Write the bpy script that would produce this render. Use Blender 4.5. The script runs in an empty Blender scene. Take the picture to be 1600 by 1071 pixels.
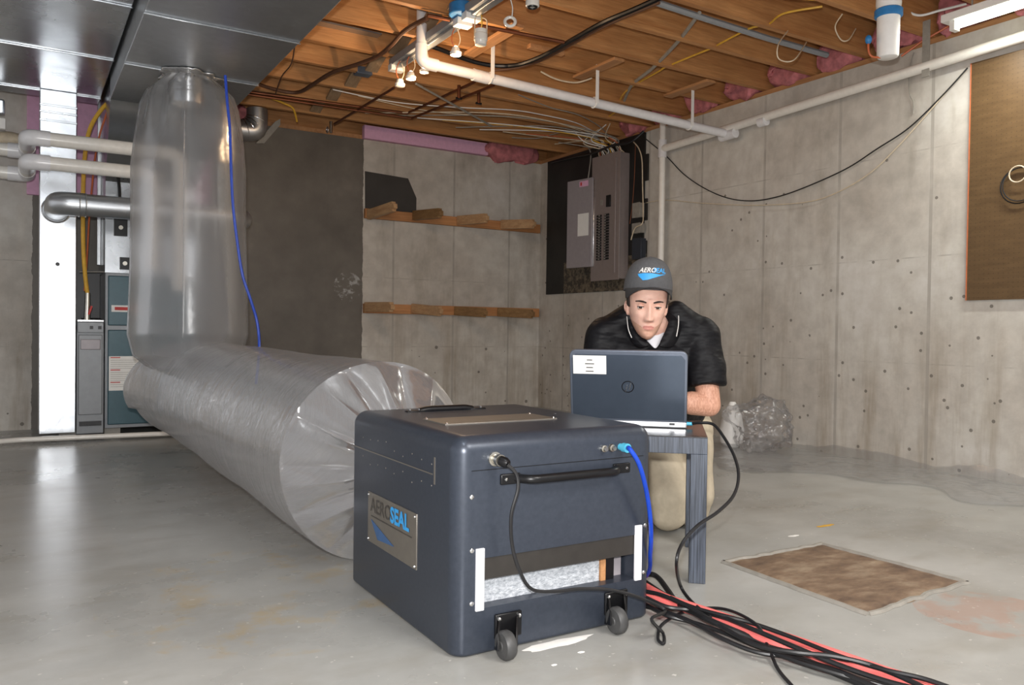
import bpy, bmesh, math, random
import numpy as np
from mathutils import Vector, Matrix, noise
random.seed(7)
SC = bpy.context.scene
COL = SC.collection
PI = math.pi
# ------------------------------------------------------------------ camera
CAM_H = 0.77
YAW, PIT, ROL, FPX = .5459, .0156, .0131, 1258.4
_f = np.array([math.sin(YAW)*math.cos(PIT), math.cos(YAW)*math.cos(PIT), -math.sin(PIT)])
_r = np.array([math.cos(YAW), -math.sin(YAW), 0.0]); _u = np.cross(_r, _f)
_c, _s = math.cos(ROL), math.sin(ROL)
_r, _u = _c*_r+_s*_u, -_s*_r+_c*_u
cd = bpy.data.cameras.new('camera'); cam = bpy.data.objects.new('camera', cd); COL.objects.link(cam)
cd.sensor_width = 36; cd.sensor_fit = 'HORIZONTAL'; cd.lens = FPX/1600*36; cd.clip_start = .02
M = Matrix.Identity(4)
for i in range(3):
    M[i][0] = _r[i]; M[i][1] = _u[i]; M[i][2] = -_f[i]
M[0][3], M[1][3], M[2][3] = 0, 0, CAM_H
cam.matrix_world = M
SC.camera = cam
SC.view_settings.view_transform = 'Standard'; SC.view_settings.look = 'None'
SC.view_settings.gamma = 1; SC.view_settings.use_curve_mapping = False
SC.view_settings.exposure = 0.0
# ------------------------------------------------------------------ light
w = bpy.data.worlds.new('world'); SC.world = w; w.use_nodes = True
w.node_tree.nodes['Background'].inputs[0].default_value = (.97, .97, 1, 1)
w.node_tree.nodes['Background'].inputs[1].default_value = 0.78
def lamp(name, typ, loc, energy, color=(1, 1, 1), rot=(0, 0, 0), **k):
    l = bpy.data.lights.new(name, typ); l.energy = energy; l.color = color
    for a, b in k.items(): setattr(l, a, b)
    o = bpy.data.objects.new(name, l); COL.objects.link(o); o.location = loc; o.rotation_euler = rot
    return o
# camera flash, just above and left of the lens
FLASH = lamp('camera_flash', 'POINT', (-.03, .0, CAM_H+.13), 235, (1, .98, .96), shadow_soft_size=.025)
# ceiling fluorescent tube of the basement, hanging at the upper right
TUBE = lamp('tube_light', 'AREA', (4.08, 1.85, 2.30), 26, (1, 1, .93), shape='RECTANGLE', size=.05, size_y=1.15)
REAR = lamp('rear_fill_light', 'AREA', (1.6, -.6, 2.35), 85, (1, .97, .92), shape='RECTANGLE', size=1.0, size_y=1.2)  # added area fill overhead behind the camera, no fixture there
# ------------------------------------------------------------------ room numbers and measuring helpers
XR, YB, H = 4.4465, 6.8046, 2.44
O3 = np.array([0, 0, CAM_H])
def ray(x, y): return _f+_r*(x-800)/FPX-_u*(y-535.5)/FPX
def fl(x, y, z=0.0): d = ray(x, y); return Vector(O3+(z-CAM_H)/d[2]*d)
def rw(x, y, off=0.0): d = ray(x, y); return Vector(O3+(XR-off)/d[0]*d)
def bw(x, y, Y=YB): d = ray(x, y); return Vector(O3+Y/d[1]*d)
def dp(x, y, b): return Vector(O3+b*ray(x, y))
# ------------------------------------------------------------------ object helpers
ORG = {}
def tag(o, label=None, cat=None, group=None, kind=None):
    if label: o['label'] = label
    if cat: o['category'] = cat
    if group: o['group'] = group
    if kind: o['kind'] = kind
    return o
def thing(name, loc, label, cat, group=None):
    o = bpy.data.objects.new(name, None); COL.objects.link(o); o.location = loc
    o.empty_display_size = .05
    ORG[o.name] = Vector(loc)
    return tag(o, label, cat, group)
class MB:
    def __init__(s): s.bm = bmesh.new()
    def box(s, c, d, rot=None):
        m = Matrix.Translation(Vector(c))
        if rot is not None: m = m @ (rot.to_4x4() if isinstance(rot, Matrix) else Matrix.Rotation(rot, 4, 'Z'))
        m = m @ Matrix.Diagonal((d[0], d[1], d[2], 1))
        bmesh.ops.create_cube(s.bm, size=1, matrix=m); return s
    def bx(s, x0, x1, y0, y1, z0, z1): return s.box(((x0+x1)/2, (y0+y1)/2, (z0+z1)/2), (abs(x1-x0), abs(y1-y0), abs(z1-z0)))
    def sph(s, c, r, rot=None, seg=24):
        if not hasattr(r, '__len__'): r = (r, r, r)
        m = Matrix.Translation(Vector(c))
        if rot is not None: m = m @ rot.to_4x4()
        m = m @ Matrix.Diagonal((r[0], r[1], r[2], 1))
        bmesh.ops.create_uvsphere(s.bm, u_segments=seg, v_segments=seg//2, radius=1, matrix=m); return s
    def cyl(s, p, q, r0, r1=None, seg=20, caps=True):
        p, q = Vector(p), Vector(q); r1 = r0 if r1 is None else r1
        d = q-p; m = Matrix.Translation((p+q)/2) @ d.to_track_quat('Z', 'Y').to_matrix().to_4x4()
        bmesh.ops.create_cone(s.bm, cap_ends=caps, segments=seg, radius1=r0, radius2=r1, depth=d.length, matrix=m); return s
    def cap(s, p, q, r0, r1, seg=20):
        s.cyl(p, q, r0, r1, seg); s.sph(p, r0, seg=seg); s.sph(q, r1, seg=seg); return s
    def tube(s, pts, r, seg=8, closed=False):
        P = [Vector(p) for p in pts]; n = len(P); rings = []
        up = None
        for i in range(n):
            a = P[(i-1) % n] if (closed or i > 0) else P[i]
            b = P[(i+1) % n] if (closed or i < n-1) else P[i]
            t = (b-a).normalized()
            if up is None:
                up = Vector((0, 0, 1)) if abs(t.z) < .9 else Vector((1, 0, 0))
            x = t.cross(up)
            if x.length < 1e-5: x = t.orthogonal()
            x.normalize(); y = x.cross(t).normalized(); up = y
            rr = r[i] if hasattr(r, '__len__') else r
            rings.append([s.bm.verts.new(P[i]+(x*math.cos(2*PI*k/seg)+y*math.sin(2*PI*k/seg))*rr) for k in range(seg)])
        m = n if closed else n-1
        for i in range(m):
            A, B = rings[i], rings[(i+1) % n]
            for k in range(seg):
                s.bm.faces.new((A[k], A[(k+1) % seg], B[(k+1) % seg], B[k]))
        if not closed:
            s.bm.faces.new(rings[0][::-1]); s.bm.faces.new(rings[-1])
        return s
    def ring(s, c, axis, R, r, seg=28, ts=8, arc=(0, 2*PI)):
        ax = Vector(axis).normalized(); x = ax.orthogonal().normalized(); y = ax.cross(x)
        full = abs(arc[1]-arc[0]-2*PI) < 1e-6
        n = seg if full else seg+1
        return s.tube([Vector(c)+(x*math.cos(arc[0]+(arc[1]-arc[0])*i/seg)+y*math.sin(arc[0]+(arc[1]-arc[0])*i/seg))*R for i in range(n)], r, ts, closed=full)
    def lathe(s, c, prof, seg=28, axis=(0, 0, 1)):
        q = Vector(axis).to_track_quat('Z', 'Y').to_matrix(); rings = []
        for (rr, z) in prof:
            rings.append([s.bm.verts.new(Vector(c)+q @ Vector((rr*math.cos(2*PI*k/seg), rr*math.sin(2*PI*k/seg), z))) for k in range(seg)])
        for A, B in zip(rings[:-1], rings[1:]):
            for k in range(seg): s.bm.faces.new((A[k], A[(k+1) % seg], B[(k+1) % seg], B[k]))
        s.bm.faces.new(rings[0][::-1]); s.bm.faces.new(rings[-1]); return s
    def prism(s, pts, d):
        d = Vector(d); a = [s.bm.verts.new(Vector(p)) for p in pts]; b = [s.bm.verts.new(Vector(p)+d) for p in pts]
        n = len(a); s.bm.faces.new(a); s.bm.faces.new(b[::-1])
        for i in range(n): s.bm.faces.new((a[i], b[i], b[(i+1) % n], a[(i+1) % n]))
        return s
    def grid(s, fn, nu, nv, cu=False):
        V = [[s.bm.verts.new(Vector(fn(i/(nu if cu else nu-1), j/(nv-1)))) for i in range(nu)] for j in range(nv)]
        for j in range(nv-1):
            for i in range(nu if cu else nu-1):
                s.bm.faces.new((V[j][i], V[j][(i+1) % nu], V[j+1][(i+1) % nu], V[j+1][i]))
        return s
    def text(s, txt, fn, size=1.0, bold=0.0, shear=0.0):
        cu = bpy.data.curves.new('t', 'FONT'); cu.body = txt; cu.size = size; cu.offset = bold; cu.shear = shear; cu.resolution_u = 3
        o = bpy.data.objects.new('t', cu); COL.objects.link(o)
        me = o.to_mesh(); base = len(s.bm.verts)
        vs = [s.bm.verts.new(fn(v.co.x, v.co.y)) for v in me.vertices]
        for p in me.polygons:
            try: s.bm.faces.new([vs[i] for i in p.vertices])
            except ValueError: pass
        o.to_mesh_clear(); bpy.data.objects.remove(o); bpy.data.curves.remove(cu); return s
    def build(s, name, mat, parent=None, bev=0.0, smooth=True, solid=0.0, sub=0, bseg=2, norm=True, label=None):
        bm = s.bm
        if norm: bmesh.ops.recalc_face_normals(bm, faces=bm.faces)
        if parent is None:
            xs = [v.co for v in bm.verts]
            org = Vector(((min(c.x for c in xs)+max(c.x for c in xs))/2, (min(c.y for c in xs)+max(c.y for c in xs))/2, min(c.z for c in xs)))
        else: org = ORG[parent.name]
        for v in bm.verts: v.co -= org
        if smooth:
            for f in bm.faces: f.smooth = True
            for e in bm.edges:
                if len(e.link_faces) == 2 and e.calc_face_angle(0) > .6: e.smooth = False
        me = bpy.data.meshes.new(name); bm.to_mesh(me); bm.free()
        me.materials.append(mat)
        o = bpy.data.objects.new(name, me); COL.objects.link(o)
        if parent is None: o.location = org
        else: o.parent = parent
        ORG[o.name] = org
        if bev > 0:
            b = o.modifiers.new('bevel', 'BEVEL'); b.width = bev; b.segments = bseg; b.limit_method = 'ANGLE'; b.angle_limit = .7
            b.harden_normals = False
        if solid: m = o.modifiers.new('solid', 'SOLIDIFY'); m.thickness = solid; m.offset = 0
        if sub: m = o.modifiers.new('sub', 'SUBSURF'); m.levels = sub; m.render_levels = sub
        if label: o['label'] = label
        return o
def struct(mb, name, mat, **k): return tag(mb.build(name, mat, **k), kind='structure')
def top(mb, name, mat, label, cat, group=None, **k): return tag(mb.build(name, mat, **k), label, cat, group)
def spline(pts, n=8):
    P = [Vector(p) for p in pts]; P = [P[0]]+P+[P[-1]]; out = []
    for i in range(1, len(P)-2):
        for k in range(n):
            t = k/n; a, b, c, d = P[i-1], P[i], P[i+1], P[i+2]
            out.append(.5*((2*b)+(c-a)*t+(2*a-5*b+4*c-d)*t*t+(3*b-a-3*c+d)*t**3))
    out.append(P[-2]); return out
def rnd_path(pts, rad, n=6):
    """polyline with rounded corners"""
    P = [Vector(p) for p in pts]; out = [P[0]]
    for i in range(1, len(P)-1):
        a = (P[i-1]-P[i]); b = (P[i+1]-P[i]); r = min(rad, a.length*.45, b.length*.45)
        s0 = P[i]+a.normalized()*r; s1 = P[i]+b.normalized()*r
        for k in range(n+1):
            t = k/n; out.append((1-t)**2*s0+2*t*(1-t)*P[i]+t*t*s1)
    out.append(P[-1]); return out
# ------------------------------------------------------------------ materials
def srgb(r, g, b): return tuple(((c/255)/12.92 if c/255 <= .04045 else ((c/255+.055)/1.055)**2.4) for c in (r, g, b))+(1,)
class NT:
    def __init__(s, name):
        s.m = bpy.data.materials.new(name); s.m.use_nodes = True; s.t = s.m.node_tree; s.t.nodes.clear()
        s.out = s.t.nodes.new('ShaderNodeOutputMaterial'); s.p = s.t.nodes.new('ShaderNodeBsdfPrincipled')
        s.t.links.new(s.p.outputs[0], s.out.inputs[0]); s.geo = s.t.nodes.new('ShaderNodeTexCoord')
        s.pos = s.geo.outputs['Object']
        g = s.t.nodes.new('ShaderNodeNewGeometry'); s.wpos = g.outputs['Position']
    def n(s, typ, **k):
        x = s.t.nodes.new('ShaderNode'+typ)
        for a, b in k.items():
            if hasattr(x, a): setattr(x, a, b)
            else: x.inputs[a.replace('_', ' ')].default_value = b
        return x
    def l(s, a, b): s.t.links.new(a, b)
    def noise(s, scale, detail=5, rough=.55, stretch=None, w=True):
        x = s.n('TexNoise'); x.inputs['Scale'].default_value = scale; x.inputs['Detail'].default_value = detail; x.inputs['Roughness'].default_value = rough
        src = s.wpos if w else s.pos
        if stretch:
            m = s.n('Mapping'); m.inputs['Scale'].default_value = stretch; s.l(src, m.inputs[0]); src = m.outputs[0]
        s.l(src, x.inputs['Vector']); return x.outputs['Fac']
    def ramp(s, src, stops):
        x = s.n('ValToRGB'); e = x.color_ramp.elements
        while len(e) < len(stops): e.new(.5)
        for i, (p, c) in enumerate(stops):
            e[i].position = p; e[i].color = c if hasattr(c, '__len__') else (c, c, c, 1)
        s.l(src, x.inputs[0]); return x.outputs[0]
    def mix(s, fac, a, b, mode='MIX'):
        x = s.n('Mix', data_type='RGBA', blend_type=mode)
        for k, v in ((0, fac), (6, a), (7, b)):
            if hasattr(v, 'links') or isinstance(v, bpy.types.NodeSocket): s.l(v, x.inputs[k])
            elif hasattr(v, '__len__'): x.inputs[k].default_value = v
            else: x.inputs[k].default_value = v if k == 0 else (v, v, v, 1)
        return x.outputs[2]
    def math(s, op, a, b=0.0, c=None):
        x = s.n('Math', operation=op)
        for i, v in enumerate((a, b) if c is None else (a, b, c)):
            if isinstance(v, bpy.types.NodeSocket): s.l(v, x.inputs[i])
            else: x.inputs[i].default_value = v
        return x.outputs[0]
    def xyz(s, w=True):
        x = s.n('SeparateXYZ'); s.l(s.wpos if w else s.pos, x.inputs[0]); return x.outputs
    def bump(s, h, st=.3, dist=.01):
        x = s.n('Bump'); x.inputs['Strength'].default_value = st; x.inputs['Distance'].default_value = dist
        s.l(h, x.inputs['Height']); s.l(x.outputs[0], s.p.inputs['Normal']); return x.outputs[0]
    def set(s, **k):
        for a, v in k.items():
            i = s.p.inputs[a.replace('_', ' ')]
            if isinstance(v, bpy.types.NodeSocket): s.l(v, i)
            else: i.default_value = v
        return s
def plain(name, c, rough=.5, metal=0.0, var=.12, scale=30, bump=0.0, **k):
    t = NT(name); base = srgb(*c)
    n = t.noise(scale, 3, w=False)
    dark = tuple(x*(1-var) for x in base[:3])+(1,); lite = tuple(min(1, x*(1+var)) for x in base[:3])+(1,)
    t.set(Base_Color=t.ramp(n, [(.3, dark), (.7, lite)]), Roughness=rough, Metallic=metal, **k)
    if bump: t.bump(n, bump, .003)
    return t.m
def wood(name, c1, c2, axis='X', rough=.6, scale=9):
    t = NT(name); st = {'X': (.25, 4, 4), 'Y': (4, .25, 4), 'Z': (4, 4, .25)}[axis]
    n = t.noise(scale, 6, .6, st); g = t.noise(scale*5, 3, .5, st)
    c = t.ramp(n, [(.3, srgb(*c1)), (.72, srgb(*c2))]); c = t.mix(.25, c, t.ramp(g, [(.35, .25), (.65, .9)]), 'MULTIPLY')
    b = t.noise(2.0, 3); c = t.mix(t.ramp(b, [(.45, 0.0), (.75, .45)]), c, srgb(*[int(v*.72) for v in c1]))
    t.set(Base_Color=c, Roughness=rough); t.bump(g, .15, .003); return t.m
def concrete_wall(name, axis, seam_off, dark=False):
    t = NT(name); x, y, z = t.xyz(); a = y if axis == 'Y' else x
    n1 = t.noise(1.1, 6, .62); n2 = t.noise(9, 5, .6); n3 = t.noise(4, 5, .65, (1, 1, .25)); n4 = t.noise(60, 2)
    c = t.ramp(n1, [(.3, srgb(172, 164, 154)), (.5, srgb(190, 184, 175)), (.7, srgb(204, 199, 191))])
    c = t.mix(t.ramp(n3, [(.52, 0.0), (.75, .5)]), c, srgb(132, 122, 106))
    c = t.mix(.3, c, t.ramp(n2, [(.35, .45), (.65, .8)]), 'OVERLAY')
    st5 = t.math('MULTIPLY', t.ramp(t.noise(3.2, 5, .7, (1.6, 1.6, .16)), [(.48, 0.0), (.66, .55)]), t.math('MINIMUM', 1.0, t.math('MAXIMUM', 0.0, t.math('SUBTRACT', 1.75, t.math('ADD', z, n1)))))
    c = t.mix(st5, c, srgb(142, 126, 104))
    # form-board joints: vertical lines every .61 m, faint lift lines
    fr = t.math('FRACT', t.math('DIVIDE', t.math('ADD', a, seam_off), .61))
    d = t.math('ABSOLUTE', t.math('SUBTRACT', fr, .5)); sm = t.math('LESS_THAN', d, .016)
    sm2 = t.math('LESS_THAN', d, .035)
    wob = t.math('MULTIPLY', sm, t.ramp(t.noise(6, 3), [(.3, .25), (.6, .75)]))
    c = t.mix(wob, c, srgb(152, 145, 136))
    c = t.mix(t.math('MULTIPLY', sm2, .18), c, srgb(196, 192, 184))
    frz = t.math('FRACT', t.math('DIVIDE', t.math('ADD', z, .02), .62))
    lz = t.math('LESS_THAN', frz, .012); c = t.mix(t.math('MULTIPLY', lz, t.ramp(n2, [(.45, 0.0), (.6, .35)])), c, srgb(120, 114, 106))
    # bug holes and aggregate pits, denser low down
    v = t.n('TexVoronoi'); v.inputs['Scale'].default_value = 13; t.l(t.wpos, v.inputs['Vector'])
    vc = t.n('SeparateColor'); t.l(v.outputs['Color'], vc.inputs[0])
    rad = t.math('MULTIPLY', t.math('POWER', vc.outputs[0], 3.0), .22)
    pit = t.math('LESS_THAN', v.outputs['Distance'], rad)
    low = t.math('GREATER_THAN', t.math('ADD', t.math('MULTIPLY', vc.outputs[1], 2.6), -.55), z)
    pit = t.math('MULTIPLY', pit, low)
    c = t.mix(t.math('MULTIPLY', pit, .75), c, srgb(98, 92, 84))
    hb = t.math('ADD', t.math('MULTIPLY', n2, .4), t.math('MULTIPLY', n4, .15))
    hb = t.math('SUBTRACT', hb, t.math('MULTIPLY', pit, .5)); hb = t.math('SUBTRACT', hb, t.math('MULTIPLY', sm, .3))
    if dark:   # tarred stretch of the back wall
        wx = t.math('ADD', x, t.math('MULTIPLY', t.math('SUBTRACT', t.noise(14, 3), .5), .03))
        m = t.math('MULTIPLY', t.math('GREATER_THAN', wx, .055), t.math('LESS_THAN', wx, 2.572))
        dn = t.ramp(t.noise(2.2, 6, .6), [(.35, srgb(90, 84, 77)), (.6, srgb(108, 102, 94)), (.75, srgb(126, 119, 110))])
        # pale splatter
        vm = t.n('VectorMath', operation='DISTANCE'); t.l(t.wpos, vm.inputs[0]); vm.inputs[1].default_value = (2.44, YB, 1.13)
        sp = t.math('MULTIPLY', t.math('LESS_THAN', vm.outputs['Value'], .13), t.ramp(t.noise(17, 5, .7), [(.5, 0.0), (.62, .8)]))
        dn = t.mix(sp, dn, srgb(178, 178, 176)); c = t.mix(m, c, dn)
        t.set(Roughness=t.mix(m, .85, .5))
    else: t.set(Roughness=.85)
    t.set(Base_Color=c); t.bump(hb, .5, .006); return t.m
def floor_mat():
    t = NT('floor_concrete'); x, y, z = t.xyz()
    n1 = t.noise(.9, 6, .6); n2 = t.noise(6, 6, .65); n3 = t.noise(28, 4, .6); n4 = t.noise(2.3, 4, .6, (1, 2.2, 1))
    c = t.ramp(n1, [(.3, srgb(144, 143, 139)), (.5, srgb(164, 164, 160)), (.7, srgb(181, 181, 178))])
    c = t.mix(.18, c, t.ramp(n2, [(.3, .35), (.7, .75)]), 'OVERLAY')
    c = t.mix(t.ramp(n4, [(.5, 0.0), (.78, .4)]), c, srgb(128, 118, 100))
    vm = t.n('VectorMath', operation='DISTANCE'); t.l(t.wpos, vm.inputs[0]); vm.inputs[1].default_value = (.66, 2.35, 0)
    st = t.math('MULTIPLY', t.math('LESS_THAN', vm.outputs['Value'], .5), t.ramp(n2, [(.52, 0.0), (.64, .42)]))
    c = t.mix(st, c, srgb(168, 142, 88))
    vm = t.n('VectorMath', operation='DISTANCE'); t.l(t.wpos, vm.inputs[0]); vm.inputs[1].default_value = (2.3, 1.2, 0)
    st = t.math('MULTIPLY', t.math('LESS_THAN', vm.outputs['Value'], .2), t.ramp(n2, [(.45, 0.0), (.55, .5)]))
    c = t.mix(st, c, srgb(170, 128, 108))
    sp = t.ramp(t.noise(45, 2, .5), [(.70, 0.0), (.73, .7)]); c = t.mix(sp, c, srgb(205, 202, 196))
    t.set(Base_Color=c, Roughness=t.ramp(n1, [(.3, .22), (.7, .36)]), Specular_IOR_Level=.45)
    t.bump(t.math('ADD', t.math('MULTIPLY', n3, .3), n2), .06, .006); return t.m
def metal(name, c=(168, 172, 176), rough=.32, spangle=True):
    t = NT(name); n = t.noise(2.4, 4, .6); v = t.n('TexVoronoi'); v.inputs['Scale'].default_value = 26; t.l(t.wpos, v.inputs['Vector'])
    vc = t.n('SeparateColor'); t.l(v.outputs['Color'], vc.inputs[0])
    base = srgb(*c); d = tuple(q*.8 for q in base[:3])+(1,)
    col = t.mix(t.math('MULTIPLY', vc.outputs[0], .35 if spangle else .1), base, d)
    t.set(Base_Color=col, Metallic=.95, Roughness=t.math('ADD', t.math('MULTIPLY', n, .22), rough-.1))
    t.bump(t.noise(1.6, 3), .25, .03); return t.m
def clear_plastic(name, trans=.5, milk=.35, wr=30, blur=False, stretch=None, bst=.6):
    t = NT(name); nt = t.t
    n = t.noise(wr, 4, .6, stretch); n2 = t.noise(5, 3)
    h = t.math('ADD', t.math('MULTIPLY', n, .5), n2)
    b = t.n('Bump'); b.inputs['Strength'].default_value = bst; b.inputs['Distance'].default_value = .012; t.l(h, b.inputs['Height'])
    tr = t.n('BsdfTransparent'); tr.inputs[0].default_value = (.95, .95, .96, 1)
    if blur:
        rf = t.n('BsdfRefraction'); rf.inputs['Roughness'].default_value = .9; rf.inputs['IOR'].default_value = 1.045
        mx0 = t.n('MixShader'); mx0.inputs[0].default_value = .6; t.l(tr.outputs[0], mx0.inputs[1]); t.l(rf.outputs[0], mx0.inputs[2]); see = mx0.outputs[0]
    else: see = tr.outputs[0]
    GR = .26 if blur else .13
    df = t.n('BsdfDiffuse'); df.inputs[0].default_value = (.58, .59, .61, 1); tl = t.n('BsdfTranslucent'); tl.inputs[0].default_value = (.58, .58, .6, 1)
    mk = t.n('MixShader'); mk.inputs[0].default_value = .4; t.l(df.outputs[0], mk.inputs[1]); t.l(tl.outputs[0], mk.inputs[2])
    m1 = t.n('MixShader'); m1.inputs[0].default_value = milk; t.l(see, m1.inputs[1]); t.l(mk.outputs[0], m1.inputs[2])
    gl = t.n('BsdfGlossy'); gl.inputs['Roughness'].default_value = GR; gl.inputs[0].default_value = (1, 1, 1, 1); t.l(b.outputs[0], gl.inputs['Normal'])
    fr = t.n('Fresnel'); fr.inputs[0].default_value = 1.5; t.l(b.outputs[0], fr.inputs['Normal'])
    m2 = t.n('MixShader'); t.l(t.math('MINIMUM', t.math('MULTIPLY', fr.outputs[0], .8 if blur else 1.05), .28 if blur else .45), m2.inputs[0]); t.l(m1.outputs[0], m2.inputs[1]); t.l(gl.outputs[0], m2.inputs[2])
    t.l(m2.outputs[0], t.out.inputs[0]); nt.nodes.remove(t.p); return t.m
def emit(name, c, s):
    t = NT(name); t.set(Base_Color=c, Emission_Color=c, Emission_Strength=s); return t.m
MAT = dict(
    wallR=concrete_wall('wall_concrete_right', 'Y', -3.325+.305), wallB=concrete_wall('wall_concrete_back', 'X', -2.575-.305-.29, True),
    floor=floor_mat(),
    joist=wood('joist_wood', (180, 122, 72), (214, 158, 102), 'X'), subfloor=wood('subfloor_wood', (120, 78, 42), (156, 104, 58), 'X'),
    bridge=wood('bridging_wood', (146, 120, 92), (178, 150, 118), 'Y'), cleat=wood('cleat_wood', (176, 124, 80), (204, 152, 104), 'Y'),
    rack=wood('rack_wood', (188, 144, 102), (218, 180, 136), 'Y'), rackd=wood('rack_wood_dark', (140, 106, 68), (176, 138, 92), 'Y'), ledger=wood('ledger_wood', (184, 124, 74), (208, 150, 98), 'X'),
    galv=metal('galvanized_sheet', (182, 186, 190), .25), galvd=metal('galvanized_dull', (190, 193, 196), .40), dropm=metal('drop_duct_sheet', (225, 230, 236), .28), pipem=metal('flue_metal', (200, 203, 206), .36, False),
    chrome=plain('chrome', (215, 215, 215), .18, 1.0), nickel=plain('nickel', (190, 186, 176), .3, 1.0),
    pvc=plain('white_pvc', (232, 228, 220), .22, var=.04), pvcw=plain('white_pvc_cool', (226, 225, 226), .22, var=.04),
    copper=plain('copper', (122, 76, 54), .4, .8, var=.25, scale=8), blackc=plain('black_rubber', (28, 28, 30), .42), blackm=plain('black_metal', (22, 22, 24), .35, .3),
    case=None, tar=plain('tar_black', (62, 59, 56), .7, var=.15, scale=5), tarb=None,
    pinkf=plain('pink_foam', (228, 178, 208), .8, var=.06), pinkb=plain('pink_batt', (188, 116, 120), .95, var=.3, scale=18, bump=.8),
    plasV=clear_plastic('clear_plastic_upright', milk=.20, blur=True, wr=9, bst=.35), plasH=clear_plastic('clear_plastic_lying', milk=.50, wr=11, stretch=(.8, 5, .8), bst=.75),
    plasE=clear_plastic('clear_plastic_gathered', milk=.34, wr=5, bst=.5), plasS=clear_plastic('clear_plastic_sheet', milk=.22, wr=14, bst=1.0), plasB=clear_plastic('clear_plastic_bag', milk=.10, wr=12, bst=1.0),
    teal=plain('teal_paint', (52, 84, 94), .35, .1, var=.06), greyp=plain('grey_panel_paint', (140, 144, 148), .4, .1, var=.05), panel=plain('panel_grey_brown', (142, 131, 128), .45, .1, var=.04), panell=plain('panel_door_grey', (158, 152, 156), .4, .1, var=.04),
    yellow=plain('yellow_sheath', (216, 168, 58), .45), orange=plain('orange_wire', (190, 98, 58), .45), white=plain('white_plastic', (232, 230, 226), .4, var=.03), paper=plain('white_paper', (236, 236, 232), .7, var=.02),
    greyw=plain('grey_wire', (150, 146, 138), .5), brownw=plain('brown_cable', (92, 62, 44), .6), creamw=plain('cream_wire', (212, 196, 170), .5), blue=plain('blue_hose', (22, 66, 180), .25), blueb=plain('blue_box', (44, 118, 176), .45), red=plain('red_rubber', (226, 112, 108), .5, var=.1),
    peg=None, orangew=plain('orange_edge', (196, 112, 74), .6), porcelain=plain('porcelain', (226, 222, 214), .25, var=.03), velcro=plain('white_velcro', (240, 240, 244), .8, var=.03),
    slot=plain('slot_black', (46, 43, 40), .5), filt=None, shirt=None, khaki=plain('khaki_cloth', (188, 176, 154), .9, var=.1, scale=25, bump=.3), capm=plain('cap_cloth', (84, 84, 86), .9, var=.08, scale=90, bump=.3), brim=plain('brim_cloth', (56, 56, 58), .9, var=.08, scale=90, bump=.3),
    skin=None, lip=plain('lip_skin', (192, 130, 118), .5, var=.05), hair=plain('dark_hair', (40, 30, 25), .7, var=.2, bump=.5, scale=120), eye=plain('eye_white', (205, 198, 192), .25, var=.02), iris=plain('iris_dark', (48, 34, 26), .2), tee=plain('white_cotton', (225, 226, 232), .9, var=.04),
    lapl=plain('laptop_shell', (78, 88, 102), .32, .5, var=.04), lape=plain('laptop_edge', (112, 120, 134), .35, .5, var=.03), silver=plain('laptop_silver', (214, 216, 220), .3, .6, var=.03), key=plain('keys_black', (24, 24, 26), .5),
    tablem=None, slab=None, logoblue=plain('logo_blue', (54, 158, 226), .5, var=.05), logonavy=plain('logo_navy', (58, 92, 136), .5, var=.1), logogrey=plain('logo_grey', (70, 66, 62), .5), plate=plain('brushed_plate', (150, 144, 136), .38, .8, var=.05), teaw=plain('teal_plug', (80, 176, 206), .4),
    rubw=plain('wheel_rubber', (66, 66, 66), .5, var=.2), shoe=plain('shoe_leather', (58, 44, 36), .6), powder=plain('white_powder', (232, 230, 226), .95, var=.06), redl=plain('red_print', (196, 60, 56), .6), tape=metal('foil_tape', (215, 215, 215), .25))
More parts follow.
